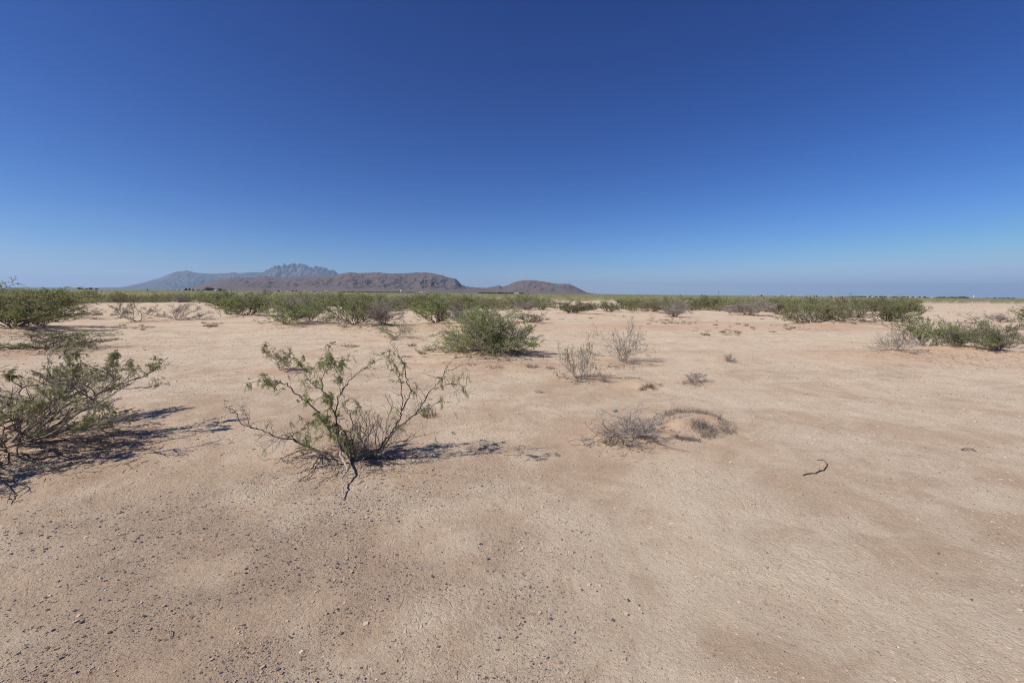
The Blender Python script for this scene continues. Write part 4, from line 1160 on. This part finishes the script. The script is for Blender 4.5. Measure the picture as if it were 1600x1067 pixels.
for (px, w, lab, mt) in ((266.5, 3, 'leftmost small white shed of the row before the blue mountain foot', 'white'), (271.5, 2.5, 'second small white shed from the left before the blue mountain foot', 'white'),
                     (277.5, 3.4, 'third white shed in the row, before the longest one', 'white'), (284.5, 4.4, 'longest white shed at the right end of the row, beside the close dark tree pair', 'white'),
                     (305, 1.8, 'tiny tan house between the dark tree pair and the farmyard trees', 'tan'), (335, 7.5, 'long pale farm building below the broadest dark farmyard tree', 'white'),
                     (342.8, 3.2, 'small bright white farm building right of the long pale one', 'white'), (406.5, 1.5, 'tiny white house under the left end of the jagged peaks', 'white'),
                     (439, 2.4, 'tiny white house right of a low greyish tree under the jagged peaks', 'white'), (449.5, 2.6, 'faint tan house left of the two black trees', 'tan'),
                     (475.5, 4.0, 'low tan house right of the two black trees', 'tan'), (508, 3.0, 'bright white house left of the far green field', 'white'), (512, 1.6, 'tiny shed touching the bright white house by the green field', 'tan'),
                     (658, 6.5, 'long low pale building right of the far green field', 'tan'), (664.5, 3, 'small pale building at the right end of the long low one', 'tan'),
                     (807, 9, 'long white roofed building before the dark orchard row under the lone hill', 'white'), (937.5, 4.0, 'white building on the slope at the right tip of the lone hill', 'white'),
                     (1177.5, 2.4, 'leftmost white house right of the thin pole', 'white'), (1182.5, 3.0, 'white house second from the thin pole, before the small dark tree', 'white'),
                     (1219.5, 4.6, 'tan house midway between two white ones right of the thin pole', 'tan'), (1237, 5.4, 'white gabled house standing alone right of the tan one', 'white'),
                     (1264.5, 2.4, 'tiny pale house left of the long roofed white one', 'tan'), (1273, 7.2, 'long pale house left of the small tree on the right horizon', 'tan'),
                     (1305, 2.8, 'lone white house left of the far tree line', 'white'), (1357, 2.2, 'small pale house at the left below the far tree line', 'tan'),
                     (1366, 3.8, 'bright white house under the tallest part of the far tree line', 'white'), (1374.5, 1.8, 'tiny white house right of the bright one under the far tree line', 'white'),
                     (1391, 3.2, 'tan house under the right half of the far tree line', 'tan'), (1406.8, 2.6, 'white house alone right below the far tree line', 'white'),
                     (1424, 2.4, 'white cabin left of the biggest white house on the right', 'white'), (1434.5, 4.4, 'biggest white house at the right end of the far tree line', 'white'),
                     (1441.5, 2.0, 'small pale house between the biggest white house and the small dark tree', 'tan'), (1458.5, 2.2, 'pale house right of the small dark tree on the right horizon', 'white')):
    house(px, 860, w * .85, 2.4 if mt == 'white' else 2.2, lab, mt)
def tank(px, D, hpx, wpx, label):
    c = gpd(px, D); e = empty('water_tank', tuple(c)); tag(e, label, 'water tank'); h = hpx * D / FPX; r = wpx * D / FPX / 2
    t = MB(); tube(t, [[0, 0, h * .45], [0, 0, h * .5], [0, 0, h * .92], [0, 0, h]], np.array([r * .6, r, r, r * .3]), 0, 20, .5); t.build('tank_body', M['steel'], e)
    for a in range(4):
        l = MB(); x, y = math.cos(a * 1.57 + .78) * r * .7, math.sin(a * 1.57 + .78) * r * .7
        tube(l, [[x * 1.1, y * 1.1, -.2], [x, y, h * .47]], r * .08, r * .08, 6, .5); l.build('leg', M['steel'], e)
tank(627, 700, 5.5, 2.6, 'white water tank standing bright before the dark orchard row')
tank(1522, 760, 4.8, 1.8, 'slim white tank alone on the far right horizon')
def pole(px, D, h, label):
    c = gpd(px, D); e = empty('utility_pole', tuple(c)); tag(e, label, 'utility pole')
    t = MB(); tube(t, [[0, 0, -.3], [0, 0, h]], .20, .13, 8, .3); t.build('pole', M['wood'], e)
    b = MB(); box(b, -1.2, 1.2, .16, .28, h - .8, h - .62); b.build('crossarm', M['wood'], e)
pole(1122.5, 620, 7.0, 'thin dark utility pole on the horizon above the brightest green shrub')
def tree_row(name, label, x0, x1, D, h0, h1, n, mat):
    g = np.random.default_rng(int(x0)); mb = MB()
    for _ in range(n):
        px = g.uniform(x0, x1); c = gpd(px, D + g.uniform(0, 60)); edge = min(1, .35 + 8 * min(px - x0, x1 - px) / (x1 - x0))
        h = g.uniform(h0, h1) * D / FPX * edge * (1 + .35 * float(pnoise(px / 9, 3.3)))
        k = 60; u = rnd_dirs(k, g); C = u * np.array([h * .55, h * .55, h * .42]) + c + np.array([0, 0, h * .56])
        ls = np.full(k, h * .28); leaf_cards(mb, C, rnd_dirs(k, g), ls, ls * .7, g)
        tube(mb, [c - [0, 0, .2], c + [0, 0, h * .5]], h * .04, h * .03, 5, .05)
    o = mb.build(name, M[mat]); tag(o, label, 'trees', kind='stuff')
tree_row('orchard', 'long thin dark green orchard row below the flat topped brown hill', 528, 652, 1100, 1.4, 2.0, 300, 'orchard_leaf')
tree_row('orchard', 'dark orchard row below the lone rounded hill', 746, 822, 1100, 1.9, 2.6, 220, 'tree_leaf')
tree_row('tree_line', 'far dark tree line on the right horizon above the white houses', 1318, 1452, 1000, 1.5, 2.6, 240, 'tree_leaf')
tree_row('tree_line', 'low dark tree line on the horizon left of the slim white tank', 1462, 1516, 1000, 1.6, 2.8, 80, 'tree_leaf')
tree_row('tree_line', 'faint low tree line at the far right end of the horizon', 1540, 1590, 1000, 1.0, 1.8, 60, 'tree_leaf')

# ------------------------------------------------------------------ air
def haze():
    mb = MB(); s = 46000
    box(mb, -s, s, -s, s, -12, 1150)
    m, nt, out = newmat('haze_air')
    v = nt.nodes.new('ShaderNodeVolumePrincipled')
    v.inputs['Color'].default_value = (.52, .72, 1.0, 1); v.inputs['Density'].default_value = HAZE
    v.inputs['Anisotropy'].default_value = .22
    nt.links.new(v.outputs[0], out.inputs['Volume'])
    o = mb.build('haze', m); tag(o, 'thin bluish haze over the far plain and mountains', 'haze', kind='stuff')
HAZE = 3.3e-5
haze()
